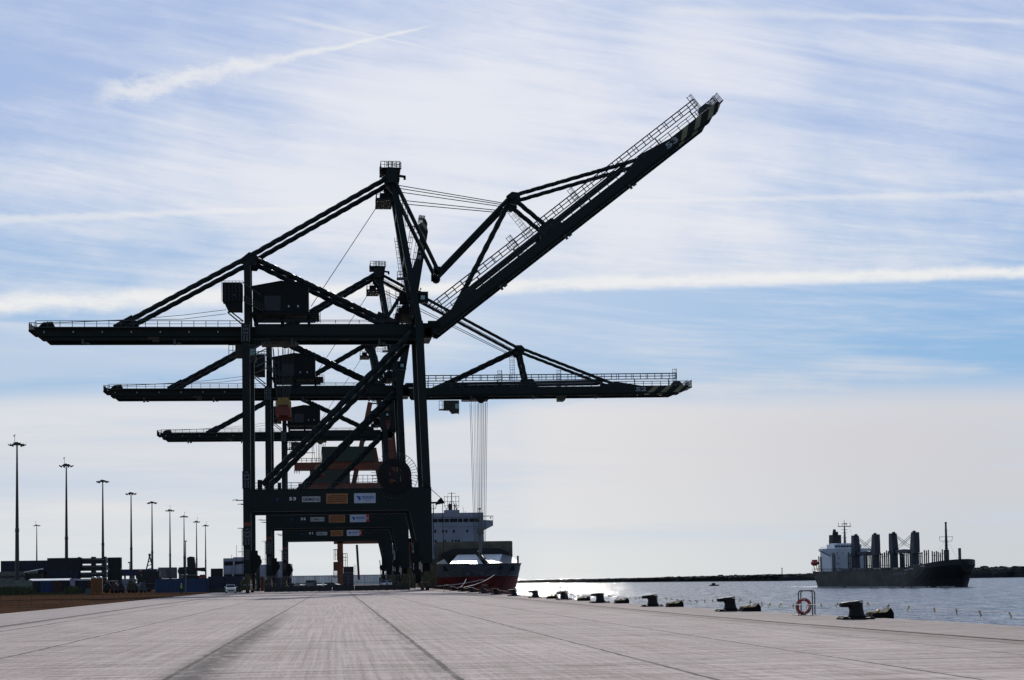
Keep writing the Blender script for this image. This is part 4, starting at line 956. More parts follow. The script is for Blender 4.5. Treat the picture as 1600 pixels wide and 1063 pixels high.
    for y, lx in ((-11.6, U(1284, -11.6)), (11.6, U(1359, 11.6))): MB().ball((lx, y, 14.8), 1.8, 12, 8, (1.6, 1, .95)).box(lx - 1.4, lx + 1.4, y - .9, y + .9, 15.6, 16.9).tube((lx - 1.5, y * .92, 10.0), (lx - 1.5, y, 14), .2, n=5).tube((lx + 1.5, y * .92, 10.0), (lx + 1.5, y, 14), .2, n=5).build('lifeboat', mat('boat_red', (.30, .025, .018), .5, .2, 1), o)
    grey = mat('deck_crane_grey', (.036, .040, .055), .6, .2, .3)
    TW = tuple(U(p_) for p_ in (1352, 1384, 1414, 1448.5))
    for i, u_ in enumerate(TW):
        s_ = 1 if i in (0, 2) else -1
        m = MB().tube((u_, 0, 9.5), (u_, 0, 19.5), 2.1, 2.0, 14)
        m.prism([(u_ - 2.0, 19.5), (u_ + 2.0, 19.5), (u_ + (1.4 if s_ > 0 else 2.0), 25.5), (u_ + (.5 if s_ > 0 else 1.8), 31.0), (u_ - (.5 if s_ < 0 else 1.8), 31.0), (u_ - (1.4 if s_ < 0 else 2.0), 25.5)], -1.6, 1.6)
        m.prism([(u_ - 2.6, 19.3), (u_ + 2.6, 19.3), (u_ + 2.6, 18.7), (u_ - 2.6, 18.7)], -2.2, 2.2).ball((u_ + s_ * .3, 0, 31.2), .9, 8, 5).box(u_ - 1.6, u_ + 1.6, -.2, .2, 31.3, 31.5)
        t_ = m.build('deck_crane', grey, o)
        far = TW[i + 1] if s_ > 0 else TW[i - 1]; z = 20.0 + (i > 1) * .4
        if s_ < 0:
            j = MB().add([(x, y, zz) for x, hw, hh in ((u_ - 1.5, 1.3, .8), (u_ - 8, 1.1, 1.2), (far - 2.6, .7, .6)) for y, zz in ((-hw, z - hh), (hw, z - hh), (hw, z + hh), (-hw, z + hh))], [(0, 1, 2, 3), (11, 10, 9, 8)] + [(a + k, a + (k + 1) % 4, a + 4 + (k + 1) % 4, a + 4 + k) for a in (0, 4) for k in range(4)])
            j.box(u_ + 2, u_ + 5, -2.6, -2.2, z - 1.2, z - .8).box(u_ + 2, u_ + 5, -2.6, -2.2, z + .7, z + 1.1).box(u_ + 4.6, u_ + 5.1, -2.6, -2.2, z - 1.2, z + 1.1)
            j.build('jib', grey, t_)
        rp = MB()
        for y in (-.6, .6): rp.tube((u_, y, 30.8), (far - s_ * 1.5, y * 1.6, z + 1.0), .15, n=4).tube((u_, y, 30.2), ((u_ + far) / 2 + s_ * 3, y, z + 2.4), .07, n=4)
        rp.build('rope', M_ROPE, t_)
    for j, (u_, n_, tp) in enumerate([(U(p_, -10.6), n__, t__) for p_, n__, t__ in ((1291, 2, 19), (1314, 2, 20.3), (1339, 3, 20.5), (1365, 2, 19.6), (1370, 3, 20.8), (1392, 3, 19.8), (1402, 3, 21.0), (1424, 3, 19.6), (1437, 2, 21.0), (1457, 3, 19.8))] + [(113.2, 3, 20.6)]):
        for s_ in (-1, 1):
            if u_ > 100 and s_ > 0: continue
            m = MB(); y = s_ * 10.6 if u_ < 100 else -4
            for k in range(n_): m.tube((u_ + k * 1.8, y, dk(u_) - .3), (u_ + k * 1.8, y, tp - .4 * (k % 2)), .30, n=6)
            m.tube((u_, y, tp - 2.4), (u_ + (n_ - 1) * 1.8, y, tp - 2.4), .14, n=4).tube((u_, y, 12.5), (u_ + (n_ - 1) * 1.8, y, 12.5), .14, n=4)
            m.build('stanchion', M_HBLACK, o)
    m = MB().tube((110.5, 0, 12), (110.5, 0, 35.2), .85, .42, 8).ball((110.5, 0, 35.2), .6, 8, 5)
    m.box(110.3, 110.7, -3.6, 3.6, 27.4, 27.6).box(110.3, 110.7, -3, 3, 25.0, 25.2).tube((110.5, -3.3, 25.1), (110.5, -3.6, 27.5), .1, n=4).tube((110.5, 3.0, 25.1), (110.5, 3.6, 27.5), .1, n=4)
    for z in (21, 22.8, 24.3, 31): m.box(110, 111, -1.0, 1.0, z, z + .12)
    m.tube((110.5, 0, 27), (99, 0, 15), .04, n=3).tube((110.5, 0, 27), (119.5, 0, 15), .04, n=3).build('foremast', M_HBLACK, o)
    MB().tube((121.5, 0, 12.5), (121.5, 0, 21.0), .7, n=10).build('bow_post', M_HGREY, o)
    rng = random.Random(2); m = MB()
    for k in range(60):
        u_ = rng.uniform(24, 106); m.box(u_, u_ + rng.uniform(.4, 1.6), -11.4, -11.0, dk(u_) + .1, dk(u_) + rng.uniform(.4, 1.5))
    m.build('deck_gear', mat('deck_gear', (.10, .10, .10), .7, .5, .5), o)
    m = MB()
    for u_, l in ((93, 2.4), (96.2, 1.2), (98, 2.4), (107, 3.4)): m.box(u_, u_ + l, -hb(u_ + l, dk(u_)) - .12, -hb(u_, dk(u_)) + .5, dk(u_) - 1.1, dk(u_) - .6)
    m.build('bulwark_port', mat('port_pale', (.4, .42, .45), .6, .2), o)
    # name on the bow, laid on the flare
    nm = text('lettering', 'NORD DUBAI', 12.5, 1.35, mat('name_grey', (.45, .45, .46), .6, .2), o, (0, 0, 0), (0, 0, 0), .01)
    for p_ in nm.data.vertices:
        u_ = 83.0 + p_.co.x; z = 9.0 + p_.co.y - 2.3 + p_.co.x * .05; p_.co = (u_, -hb(u_, z) - .12, z)
    # wake
    m = MB(); rng = random.Random(4)
    for k in range(420):
        u_ = rng.uniform(-34, 122) if k < 260 else rng.uniform(-30, 1); y = -hb(max(0, min(121, u_)), 0) - rng.uniform(.1, 1.2) if k < 260 and u_ > 0 else rng.uniform(-12, 10); m.ball((u_, y, .02), rng.uniform(.2, .55), 6, 3, (rng.uniform(1, 4.5), 1, .45))
    m.build('wake_foam', mat('foam', (.78, .80, .80), .7, .1, 1), o)['kind'] = 'stuff'
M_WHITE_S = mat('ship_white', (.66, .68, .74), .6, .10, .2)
bulker()

# ------------------------------------------------------------------ yard on the left
def container(nm_label, x, y, z, rz, L, m_, grp=None, doors=False, H=2.6):
    o = thing('shipping_container', nm_label, 'container', (x, y, z), rz, grp); w = 1.22; n = int(L / .56); pl = []
    for s_ in (0, 1):
        for k in range(n):
            a = -L / 2 + .15 + (L - .3) * k / n; q = (L - .3) / n; yb_ = -w
            seg = [(a, yb_), (a + q * .35, yb_), (a + q * .5, yb_ + .05), (a + q * .85, yb_ + .05)]
            pl += seg if s_ == 0 else [(-u_, -v_) for u_, v_ in seg]
    MB().plan(pl, .12, H - .1).build('walls', m_, o)
    f = MB()
    for sx_ in (-1, 1):
        for sy_ in (-1, 1): f.box(sx_ * L / 2 - (.16 if sx_ > 0 else 0), sx_ * L / 2 + (.16 if sx_ < 0 else 0), sy_ * (w + .01) - (.14 if sy_ > 0 else 0), sy_ * (w + .01) + (.14 if sy_ < 0 else 0), 0, H)
    for sy_ in (-1, 1):
        y0 = min(sy_ * w, sy_ * (w - .1))
        f.box(-L / 2 + .16, L / 2 - .16, y0 - .003, y0 + .103, 0, .12).box(-L / 2 + .16, L / 2 - .16, y0 - .003, y0 + .103, H - .1, H)
    f.box(-L / 2, L / 2, -w + .1, w - .1, H - .09, H - .03).build('frame', m_, o)
    d = MB()
    for s_ in (-1, 1):
        x0 = L / 2 * s_; d.box(min(x0, x0 - .08 * s_), max(x0, x0 - .08 * s_), -w + .12, w - .12, .1, H - .1)
        for yy_ in (-.8, -.35, .35, .8): d.tube((x0 + .03 * s_, yy_, .15), (x0 + .03 * s_, yy_, H - .15), .03, n=4)
    d.build('doors', m_, o); return o
def cpx(label, x0, x1, base, Y, m_, L=None, rz=0, grp='shipping containers in the yard', z=None, H=2.6):
    a, b = P(x0, base, Y), P(x1, base, Y); L = L or (b.x - a.x); return container(label, (a.x + b.x) / 2, Y, a.z if z is None else z, rz, L, m_, grp, H=H)
G_ = 'shipping containers in the yard'
cpx('navy blue long container raised on top of the pale lettered one', 2.5, 78, 883, 462, M_CN, z=5.15)
cpx('navy container under the dark stack beside the tipped shelter roof', 58, 79, 900, 464, M_CK, L=5, z=2.6)
oc = cpx('grey container with dark lettering on the far left', -14, 58, 903, 446, M_CG, z=2.5)
cpx('grey container at the bottom of the left stack behind the panel wall', 18, 58, 903, 446, M_CG, z=-.05, H=2.5)
b_ = text('lettering', 'Embajes Alisios', 12.2, 1.0, M_TXTD, oc, (-5.6, -1.30, .95), (math.pi / 2, 0, 0), .02)
container('black container topmost of the tall stack behind the sheds', P(101.5, 880, 450).x, 450, 5.2, 0, 7.6, M_CK, G_, H=2.9)
container('navy container below the black one in the tall stack', P(99, 880, 449).x, 450, 2.6, 0, 7.2, M_CN, G_)
container('dark container at the bottom of the tall stack behind the sheds', P(99, 880, 449).x, 450, 0, 0, 7.2, M_CK, G_)
for i, (z, lab) in enumerate(((5.4, 'topmost'), (2.7, 'middle'), (0, 'lowest'))):
    container('%s dark container of the stack at the right end beyond the racks' % lab, P(179.5, 880, 452).x, 452, z, 0, 2.9 + .1 * (i % 2), M_CK, G_, H=2.68)
# stacked flat racks with daylight between them
for i in range(5):
    z = i * 1.62 + .2; o = thing('flat_rack', '%s empty flat rack of the stack beside the dark containers' % ('lowest', 'second lowest', 'middle', 'second highest', 'topmost')[i], 'flat rack', (P(146, 880, 451).x, 451, z), 0, 'stacked flat racks')
    m = MB().box(-3.4, 2.9, -1.2, 1.2, 0, 1.28).box(-3.4, -3.0, -1.2, 1.2, 1.28, 1.6).box(2.6, 2.9, -1.2, 1.2, 1.28, 1.6).box(-.4, .5, -1.2, 1.2, 1.28, 1.6); m.build('deck', M_CK, o)
    m = MB(); rg_ = random.Random(i)
    m.box(-3.1, 2.8, -1.24, -1.2, .88, .95)
    for k in range(9): x_ = -3 + k * .64; m.box(x_, x_ + rg_.uniform(.2, .55), -1.27, -1.21, .85, 1.08)
    m.build('lashing', mat('lash_grey', (.16, .16, .18), .5, .4, 2), o)
    MB().box(2.95, 3.4, -1.3, -1.1, .1, 1.3).build('end_post', mat('post_grey', (.22, .22, .23), .5, .3, 2), o)
sh = [('black', 46.5, 64, M_CK), ('bright blue', 64.5, 82.5, M_CBB), ('maroon', 83, 100, M_CR), ('dark', 100.5, 108, M_CK), ('navy', 118, 137, M_CN), ('dark red', 137.5, 143, M_CR)]
for nme, a, b, m_ in sh: cpx('%s low container end in the row behind the gravel' % nme, a, b, 927, 412, m_, z=0, H=2.75)
o = thing('shed_roof', 'long pale metal roof sheet lying over the low containers', 'roof', (0, 412, 2.8))
a, b = P(46, 905, 412), P(110, 905, 412)
MB().add([(a.x, -1.6, 0), (b.x, -1.6, .0), (b.x, 1.4, .35), (a.x, 1.4, .35), (a.x, -1.6, .12), (b.x, -1.6, .12), (b.x, 1.4, .47), (a.x, 1.4, .47)], [(3, 2, 1, 0), (4, 5, 6, 7), (0, 1, 5, 4), (1, 2, 6, 5), (2, 3, 7, 6), (3, 0, 4, 7)]).build('sheet', M_WHITE, o)
a2, b2 = P(117, 905, 412), P(142, 905, 412); o = thing('shed_roof', 'short pale roof sheet left of the orange cabins', 'roof', (0, 412, 2.8))
MB().box(a2.x, b2.x, -1.6, 1.4, 0, .32).build('sheet', M_WHITE, o)
o = thing('upright_locker', 'pale lilac upright panel between two dark low containers', 'panel', (P(113.5, 920, 410).x, 410, 0)); MB().box(-.45, .45, -.6, .6, 0, 3.2).box(-.5, .5, -.65, .65, 3.0, 3.2).build('panel', M_LILAC, o)
o = thing('broken_shelter', 'dark shelter frame with a tilted pale roof beside the lettered container', 'shelter', (P(53, 905, 430).x, 430, 0))
m = MB()
for x in (-1.7, 1.7): m.box(x - .12, x + .12, -1, -.8, 0, 4.7).box(x - .12, x + .12, .8, 1, 0, 4.9)
m.box(-1.7, 1.7, -.2, .9, 2.4, 4.5).build('frame', M_CK, o); MB().beam((-1.9, 0, 4.8), (1.8, 0, 5.5), 2.0, .18).beam((-1.0, -1.1, 5.0), (.9, -1.1, 5.2), .3, .1).build('roof', M_WHITE2, o)
o = thing('yard_wall', 'weathered grey corrugated panel wall on the far left behind the weeds', 'wall', (0, 405, 0)); m = MB(); a = P(-20, 905, 405).x; b = P(47, 905, 405).x; x = a
while x < b: m.box(x, x + .42, -.1, .1, 0, 3.0 + .1 * math.sin(x * 5)); m.box(x + .42, x + .6, -.02, .12, 0, 2.95); x += .6
m.build('panels', M_CG, o)
for i, (x0, lab) in enumerate(((142.5, 'left'), (151.5, 'right'))):
    o = thing('site_cabin', '%s of the two orange round topped cabins at the gravel edge' % lab, 'cabin', (P(x0 + 4.3, 925, 375).x, 375, 0), 0, 'orange cabins'); c_ = mat('cabin_orange', (.24, .085, .012), .6, .3, 1)
    MB().box(-.52, .52, -.55, .55, 0, 3.1).build('body', c_, o, bevel=.03); MB().prism([(-.5, 3.1), (.5, 3.1), (.4, 3.3), (.15, 3.42), (-.15, 3.42), (-.4, 3.3)], -.5, .5).build('roof', M_WHITE, o); MB().box(-.3, .34, -.6, -.56, .5, 2.7).build('door', mat('cabin_door', (.17, .06, .01), .6, .2, 1), o)
o = thing('grey_crate', 'small grey metal box left of the orange cabins', 'box', (P(137.5, 925, 370).x, 370, 0)); MB().box(-.4, .4, -.4, .4, 0, 1.0).box(-.45, .45, -.45, .45, 1.0, 1.08).build('box', M_HGREY, o)
o = thing('traffic_cone', 'orange marker post right of the orange cabins', 'post', (P(172, 925, 368).x, 368, 0)); MB().tube((0, 0, 0), (0, 0, 1.0), .16, .10).box(-.25, .25, -.25, .25, 0, .06).build('post', mat('dull_orange', (.32, .09, .03), .7, .2, 3), o)
# forecourt canopy
o = thing('canopy', 'flat purple blue forecourt canopy behind the containers', 'canopy', (0, 560, 0)); a, b = P(188, 890, 560), P(248, 890, 560)
MB().box(a.x, b.x, -6, 6, 4.3, 6.1).build('fascia', mat('canopy_blue', (.018, .018, .075), .6, .2, .3), o); m = MB()
for x in (.12, .35, .62, .9): m.box(a.x + (b.x - a.x) * x - .25, a.x + (b.x - a.x) * x + .25, -.3, .3, 0, 4.3)
m.build('columns', M_WHITE, o); MB().box(a.x, a.x + 4, -5, 4, 0, 2.6).prism([(a.x, 2.6), (a.x + 4.6, 2.6), (a.x + 4, 3.4), (a.x, 3.4)], -5, 4).build('kiosk', M_LILAC, o); MB().box(a.x + 5, a.x + 6.2, -6, -4.8, 3.3, 4.0).build('awning', mat('awning_green', (.01, .09, .05), .6, .2), o)
# yard machines
o = thing('lifting_rig', 'dark lifting machine with a pointed lattice frame behind the rail fence', 'machine', (P(234, 905, 430).x, 430, 0)); m = MB().box(-2.6, 2.6, -1.5, 1.5, .6, 3.4).box(-1.6, 2.2, -1.3, 1.3, 3.4, 4.6).box(-2.9, -1.8, -1.4, 1.4, 3.3, 4.1)
for x in (-1.8, 0, 1.8): m.disc((x, -1.6, .6), .6, .4, 14)
m.build('body', M_HBLACK, o); m = MB()
for s_ in (-1, 1): m.tube((s_ * .9, 0, 4.3), (0, 0, 8.0), .14, n=4)
for z in (5, 5.8, 6.6): m.tube((-.9 * (8 - z) / 3.7, 0, z), (.9 * (8 - z) / 3.7, 0, z + .4), .08, n=4)
m.box(-.25, .25, -.2, .2, 7.9, 8.5).build('lattice_frame', M_RAILM, o); MB().ball((-1.9, -1.2, 4.5), .35).build('beacon', M_REDP, o)
o = thing('rail_fence', 'low dark pipe rail fence between the cabins and the blue container', 'fence', (P(178, 925, 385).x, 385, 0)); m = MB(); L = P(243, 925, 385).x - P(178, 925, 385).x
m.rail([(0, 0, 0), (L, 0, 0)], 1.9, 2.1, .06); m.build('rails', M_RAILM, o)
rng = random.Random(21)
for i in range(7):
    x = P(166 + i * 10.5, 920, 418 + rng.uniform(-6, 10)).x; o = thing('stored_machine', '%s piece of dark stored machinery behind the pipe rail fence, from the left' % ORD[i].replace('nearest', 'first'), 'machinery', (x, 414 + rng.uniform(-4, 8), 0), rng.uniform(-.3, .3), 'stored machinery behind the rail fence'); h = rng.uniform(1.8, 3.0)
    m = MB().box(-.7, .6, -.7, .7, .3, h * .7).prism([(-.6, h * .7), (-.4, h), (.1, h), (.5, h * .7)], -.6, .6).box(-.2, .8, -.8, -.7, .5, 1.1).tube((.3, 0, h * .7), (.45, 0, h + .3), .06, n=5); m.build('body', (M_CK, M_HBLACK, M_CR, M_CK, M_OLIVE, M_CK, M_HGREY)[i], o)
    for q in (-.4, .4): MB().disc((q, -.75, .3), .3, .2, 12).build('wheel', M_RUBBER, o)
cpx('long mid blue container at the end of the gravel behind the worker', 243, 325, 927, 402, M_CB, z=0, H=2.85)
cpx('navy container right of the mid blue one', 326, 352, 927, 412, M_CN, z=0, H=3.2)
cpx('navy container behind the white car', 352.5, 379, 927, 412, M_CN, z=0, H=3.2)
cpx('black container seen just right of the landside crane leg', 398, 405.6, 925, 398, M_CK, z=0, H=5.4)
cpx('rusty container sliver right of the landside crane leg', 407.5, 412, 925, 398, M_RUST, z=0, H=3.0)
cpx('pale grey equipment container with vents on top of the blue row', 248, 262, 904, 440, mat('genset_pale', (.14, .14, .145), .6, .2, 1), z=3.0, H=2.5)
cpx('second pale grey equipment container above the blue row', 262.5, 276, 904, 441, mat('genset_grey', (.11, .115, .13), .6, .2, 1), z=3.0, H=2.5)
cpx('dark container far behind, left of the office building', 330, 348, 905, 520, M_CK, z=2.7, H=3.0)
cpx('small rust orange container above the end of the blue one', 313, 321.5, 906, 450, mat('container_orange', (.22, .045, .012), .6, .3, 1), z=2.4, H=1.4)
o = thing('reach_stacker', 'dark reach stacker with a tall mast seen over the blue container', 'vehicle', (P(299, 905, 455).x, 455, 0))
MB().box(-1.6, 2.0, -1.6, 1.6, .8, 3.6).prism([(-.8, 3.6), (-.9, 7.8), (-.2, 8.1), (.7, 8.0), (1.3, 4.2), (1.4, 3.6)], -1.2, 1.2).build('body', M_HBLACK, o)
MB().prism([(-3.1, 4.7), (-2.8, 5.6), (-.8, 5.7), (-.8, 4.0), (-2.8, 3.9)], -1, 1).prism([(.6, 5.4), (3.2, 5.5), (3.5, 4.6), (3.2, 4.5), (.8, 4.8)], -.5, .5).build('arm', M_HBLACK, o)
for q in (-1, 1.4): MB().disc((q, -1.7, .8), .8, .6, 18).build('wheel', M_RUBBER, o)
MB().box(-2.8, 1.2, -1.4, 1.4, 3.0, 3.9).build('deck_rail', M_POLE, o)
o = thing('road_barrier', 'low grey barrier in front of the navy containers beside the white car', 'barrier', (P(326, 925, 372).x, 372, 0)); MB().box(0, 6.2, -.2, .2, 0, .85).box(0, 6.2, -.3, .3, 0, .2).build('wall', M_CONC, o)
# office building
o = thing('office_building', 'pale lilac office building with dark window bands and a slanted rib', 'building', (P(349, 900, 800).x, 800, 0)); W1 = (P(391, 900, 800) - P(349, 900, 800)).x
MB().box(0, W1, 0, 18, 0, 12.0).box(4, W1, -.02, 18, 12.0, 12.4).build('wall', M_LILAC, o)
for z0, z1 in ((4.2, 5.4), (9.0, 10.7)): MB().box(.4, W1 + .1, -.12, 0, z0, z1).build('window', M_GLASS, o)
MB().prism([(3.1, 0), (3.9, 0), (4.9, 12.2), (4.1, 12.2)], -.6, -.12).build('rib', M_LILAC, o); MB().prism([(.3, 6.0), (3.3, 6.0), (3.6, 8.9), (.3, 8.9)], -.25, 0).prism([(5.2, 6.0), (W1, 5.7), (W1, 10.2), (5.0, 9.2)], -.25, 0).build('panel', M_LILAC, o)
MB().tube((5, 8, 12.4), (5, 8, 17.5), .08, n=4).tube((3, 8, 12), (3, 8, 13.6), .08, n=4).build('aerial', M_POLE, o)
a, b = P(406, 900, 830), P(456, 900, 830); o = thing('warehouse', 'blue grey block building seen between the crane legs', 'building', (a.x, 830, 0))
MB().box(0, b.x - a.x, 0, 15, 0, 9.5).box((b.x - a.x) * .56, (b.x - a.x) * .72, -.1, 12, 9.5, 10.8).build('wall', M_LILAC, o); MB().box((b.x - a.x) * .4, (b.x - a.x) * .56, -.1, 0, 1, 9).build('door', mat('dark_lilac', (.06, .07, .12), .6, .2), o)
# far pale panel wall
a, b = P(408, 905, 900), P(604, 905, 900); o = thing('panel_wall', 'long pale ribbed wall far behind the barrier under the cranes', 'wall', (a.x, 900, 0)); m = MB(); x = 0
while x < b.x - a.x: m.box(x, x + 1.1, -.15, .15, 0, 4.75); m.box(x + 1.1, x + 1.5, .1, .3, 0, 4.7); x += 1.5
m.build('panels', mat('pale_panel', (.78, .78, .76), .7, .12, .3), o)
cpx('dark navy container left part behind the barrier under the cranes', 426, 441, 916, 640, M_CN, z=0, H=3.3); cpx('second dark navy container behind the barrier under the cranes', 441.3, 455, 916, 640, M_CN, z=0, H=3.3)
cpx('flat navy box container behind the parked machines', 478, 494, 911, 660, M_CN, z=0, H=2.3)
for i, (z, lab) in enumerate(((0, 'lowest'), (2.62, 'middle'), (5.24, 'topmost'))): cpx('%s navy container of the stack beside the orange crane leg' % lab, 534.5 if i < 2 else 537, 552.5, 916, 800, (M_CN, M_CN, M_CK)[i], z=z)
cpx('navy container behind the white vans under the cranes', 636, 650, 916, 560, M_CN, z=0, H=3.4)
def car(x, y, rz, m_, label, van=False, grp=None):
    o = thing('parked_van' if van else 'car', label, 'van' if van else 'car', (x, y, 0), rz, grp); H = 1.95 if van else 1.5
    def rg(yy_, z0, z1, w0, w1): return [(-w0, yy_, z0), (w0, yy_, z0), (w0, yy_, z0 + (z1 - z0) * .55), (w1, yy_, z1), (-w1, yy_, z1), (-w0, yy_, z0 + (z1 - z0) * .55)]
    if van: st = [rg(-2.3, .3, .8, .85, .8), rg(-2.2, .25, 1.0, .92, .88), rg(-1.3, .25, 1.15, .95, .9), rg(-.9, .25, 1.2, .95, .9), rg(2.4, .25, 1.2, .95, .9)]
    else: st = [rg(-2.2, .35, .7, .8, .75), rg(-2.05, .22, .85, .88, .82), rg(-1.0, .22, .98, .9, .84), rg(1.8, .22, 1.0, .9, .84), rg(2.15, .3, .9, .85, .8)]
    MB().loft(st).build('body', m_, o, bevel=.02)
    yf, yt, yr, yb_ = (-1.1, -.55, 2.2, 2.35) if van else (-1.0, -.3, 1.3, 1.8); zb_ = 1.2 if van else .98; w = .9 if van else .82
    cab = [[(-w, yf, zb_), (w, yf, zb_), (w, yb_, zb_), (-w, yb_, zb_)], [(-w + .14, yt, H), (w - .14, yt, H), (w - .14, yr, H), (-w + .14, yr, H)]]
    MB().loft(cab).build('cabin', m_, o)
    g = MB().add([(-w + .1, yf + .07, zb_ + .06), (w - .1, yf + .07, zb_ + .06), (w - .2, yt - .08, H - .08), (-w + .2, yt - .08, H - .08)], [(0, 1, 2, 3)])
    for v_ in range(4): q = g.v[v_]; g.v[v_] = (q[0], q[1] - .03, q[2] + .01)
    g.build('windscreen', M_GLASS, o)
    for s_ in (-1, 1):
        MB().box(s_ * .66 - .16, s_ * .66 + .16, -2.28 if van else -2.2, -2.1, .62, .76).build('headlight', M_GLASSB, o)
        for yy_ in (-1.35, 1.35): MB().disc((s_ * .8, yy_, .33), .33, .24, 16, 'x').build('wheel', M_RUBBER, o)
        MB().box(s_ * .98 - .1, s_ * .98 + .1, yf + .1, yf + .22, zb_, zb_ + .16).build('mirror', m_, o)
    MB().box(-.5, .5, -2.3 if van else -2.22, -2.1, .38, .55).build('grille', M_HBLACK, o)
    return o
M_CARW = mat('car_white', (.75, .75, .75), .22, .04, 1, spec=.7)
p = P(360.5, 927, 340); car(p.x, 340, R(4), M_CARW, 'white car facing the camera left of the landside crane leg')
for i, (x0, lab) in enumerate(((599.5, 'left'), (610, 'right'))): p = P(x0, 917, 560); car(p.x, 560, R(-5 + 8 * i), M_WHITE, '%s of two white vans parked behind the low barrier' % lab, True, 'white vans behind the barrier')
rng = random.Random(8)
for i in range(7): p = P(458 + i * 10.6, 917, 600 + rng.uniform(-10, 40)); car(p.x, p.y, rng.uniform(-1.5, 1.5), (M_HBLACK, M_POLE, M_HGREY, M_CK, M_WHITE, M_HGREY, M_CK)[i], '%s car from the left in the small row parked behind the barrier' % ORD[i].replace('nearest', 'first'), False, 'small parked cars behind the barrier')
o = thing('mobile_crane', 'slim telescopic crane mast rising behind the barrier under the cranes', 'crane', (P(561, 915, 650).x, 650, 0))
MB().beam((0, 0, 2), (-.6, 0, 14.0), .7, .75).build('boom', M_HBLACK, o); MB().beam((.15, -.4, 1.5), (-.15, -.4, 8), .5, .35).build('lower_boom', M_REDP, o); MB().box(-1.4, 1.6, -1.5, 1.5, .5, 2.2).build('chassis', M_WHITE, o)
m = MB().ladder((-1.2, -.6, 1), (-1.3, -.6, 7.4), .6, (1, 0, 0), 0, .06); m.build('ladder', M_WHITE, o)
# worker
p = P(283.5, 927, 360); o = thing('person', 'worker in a hi-vis vest and white helmet standing at the gravel edge', 'person', (p.x, 360, 0))
def skin(name, verts, edges, rad, m_, par):
    me = bpy.data.meshes.new(name); me.from_pydata(verts, edges, []); ob = bpy.data.objects.new(name, me); C.objects.link(ob); ob.parent = par
    ob.modifiers.new('s', 'SKIN'); ob.modifiers.new('b', 'SUBSURF').levels = 1
    for i, r in enumerate(rad): me.skin_vertices[0].data[i].radius = (r, r)
    me.skin_vertices[0].data[0].use_root = True; me.materials.append(m_); return ob
for o2 in (1,):
    me_v = [(0, 0, .95), (0, 0, 1.2), (0, 0, 1.42), (0, 0, 1.52), (0, -.02, 1.66), (-.19, 0, 1.42), (-.25, 0, 1.14), (-.22, -.1, .9), (.19, 0, 1.42), (.26, 0, 1.15), (.24, -.05, .9), (-.1, 0, .9), (-.11, 0, .5), (-.12, 0, .08), (-.12, -.12, .04), (.1, 0, .9), (.12, -.02, .5), (.13, 0, .08), (.13, -.12, .04)]
    me_e = [(0, 1), (1, 2), (2, 3), (3, 4), (2, 5), (5, 6), (6, 7), (2, 8), (8, 9), (9, 10), (0, 11), (11, 12), (12, 13), (13, 14), (0, 15), (15, 16), (16, 17), (17, 18)]
    bpy.context.view_layer.update()
    try: skin('body', me_v, me_e, [.15, .15, .15, .06, .10, .07, .05, .04, .07, .05, .04, .10, .075, .055, .045, .10, .075, .055, .045], M_CLOTH, o)
    except Exception as ex:
        print('skin', ex)
MB().loft([[(math.cos(a) * rx, math.sin(a) * ry, z) for a in [2 * math.pi * i / 12 for i in range(12)]] for z, rx, ry in ((.92, .20, .16), (1.15, .19, .155), (1.38, .22, .15), (1.47, .14, .10))]).build('vest', M_HIVIS, o)
MB().ball((0, -.02, 1.62), .10, 10, 7, (.85, 1, 1.15)).build('face', M_SKIN, o); MB().ball((0, -.01, 1.70), .13, 12, 6, (1, 1.1, .75)).disc((0, -.03, 1.69), .155, .02, 14, 'z').build('helmet', M_WHITE2, o)
# lamp posts
lp = thing('street_lamp', 'pale slim lamp post standing in front of the blue container', 'lamp post', (P(290.3, 927, 362).x, 362, 0)); MB().tube((0, 0, 0), (0, 0, 9.6), .13, .08, 10).build('pole', M_POLE, lp); MB().box(-.3, .3, -.14, .14, 9.6, 9.75).build('lamp_head', M_LAMPH, lp)
lp = thing('street_lamp', 'small distant lamp post over the purple canopy', 'lamp post', (P(202.5, 890, 640).x, 640, 0)); MB().tube((0, 0, 0), (0, 0, 8.8), .14, .1, 8).build('pole', M_POLE, lp); MB().box(-.5, .2, -.2, .2, 8.8, 9.2).build('lamp_head', M_LAMPH, lp)
mp = thing('light_mast', 'x', 'floodlight mast')
MB().tube((0, 0, 0), (0, 0, 14.2), .52, .40, 14).tube((0, 0, 13.9), (0, 0, 14.7), .47, .44, 14).tube((0, 0, 14.2), (0, 0, 33.2), .38, .17, 14).build('pole', mat('mast_dark', (.030, .032, .035), .5, .2, 1), mp)
hd = MB().disc((0, 0, 33.5), 1.1, .3, 16, 'z').disc((0, 0, 33.75), .8, .35, 16, 'z').ball((0, 0, 33.8), .6, 10, 5, (1.2, 1.2, .5)).build('head_ring', M_LAMPH, mp)
for k in range(8):
    a = k * math.pi / 4 + .15; cx, cy = math.cos(a), math.sin(a); m = MB().beam((cx * .8, cy * .8, 33.4), (cx * 1.75, cy * 1.75, 33.35), .14, .14)
    m.beam((cx * 1.25, cy * 1.25, 33.15), (cx * 1.95, cy * 1.95, 33.5), .45, .22); m.build('floodlight', M_LAMPH, hd)
ant = MB().tube((-.5, 0, 33.9), (-.5, 0, 35.6), .05, n=5).tube((-.5, 0, 35.6), (-.2, 0, 35.75), .05, n=5).box(-.75, -.55, -.1, .1, 35.3, 35.6).build('antenna', M_LAMPH, mp)
dr = (26.8, 104, 161, 205.3, 238, 266, 288, 307.5, 321.5)
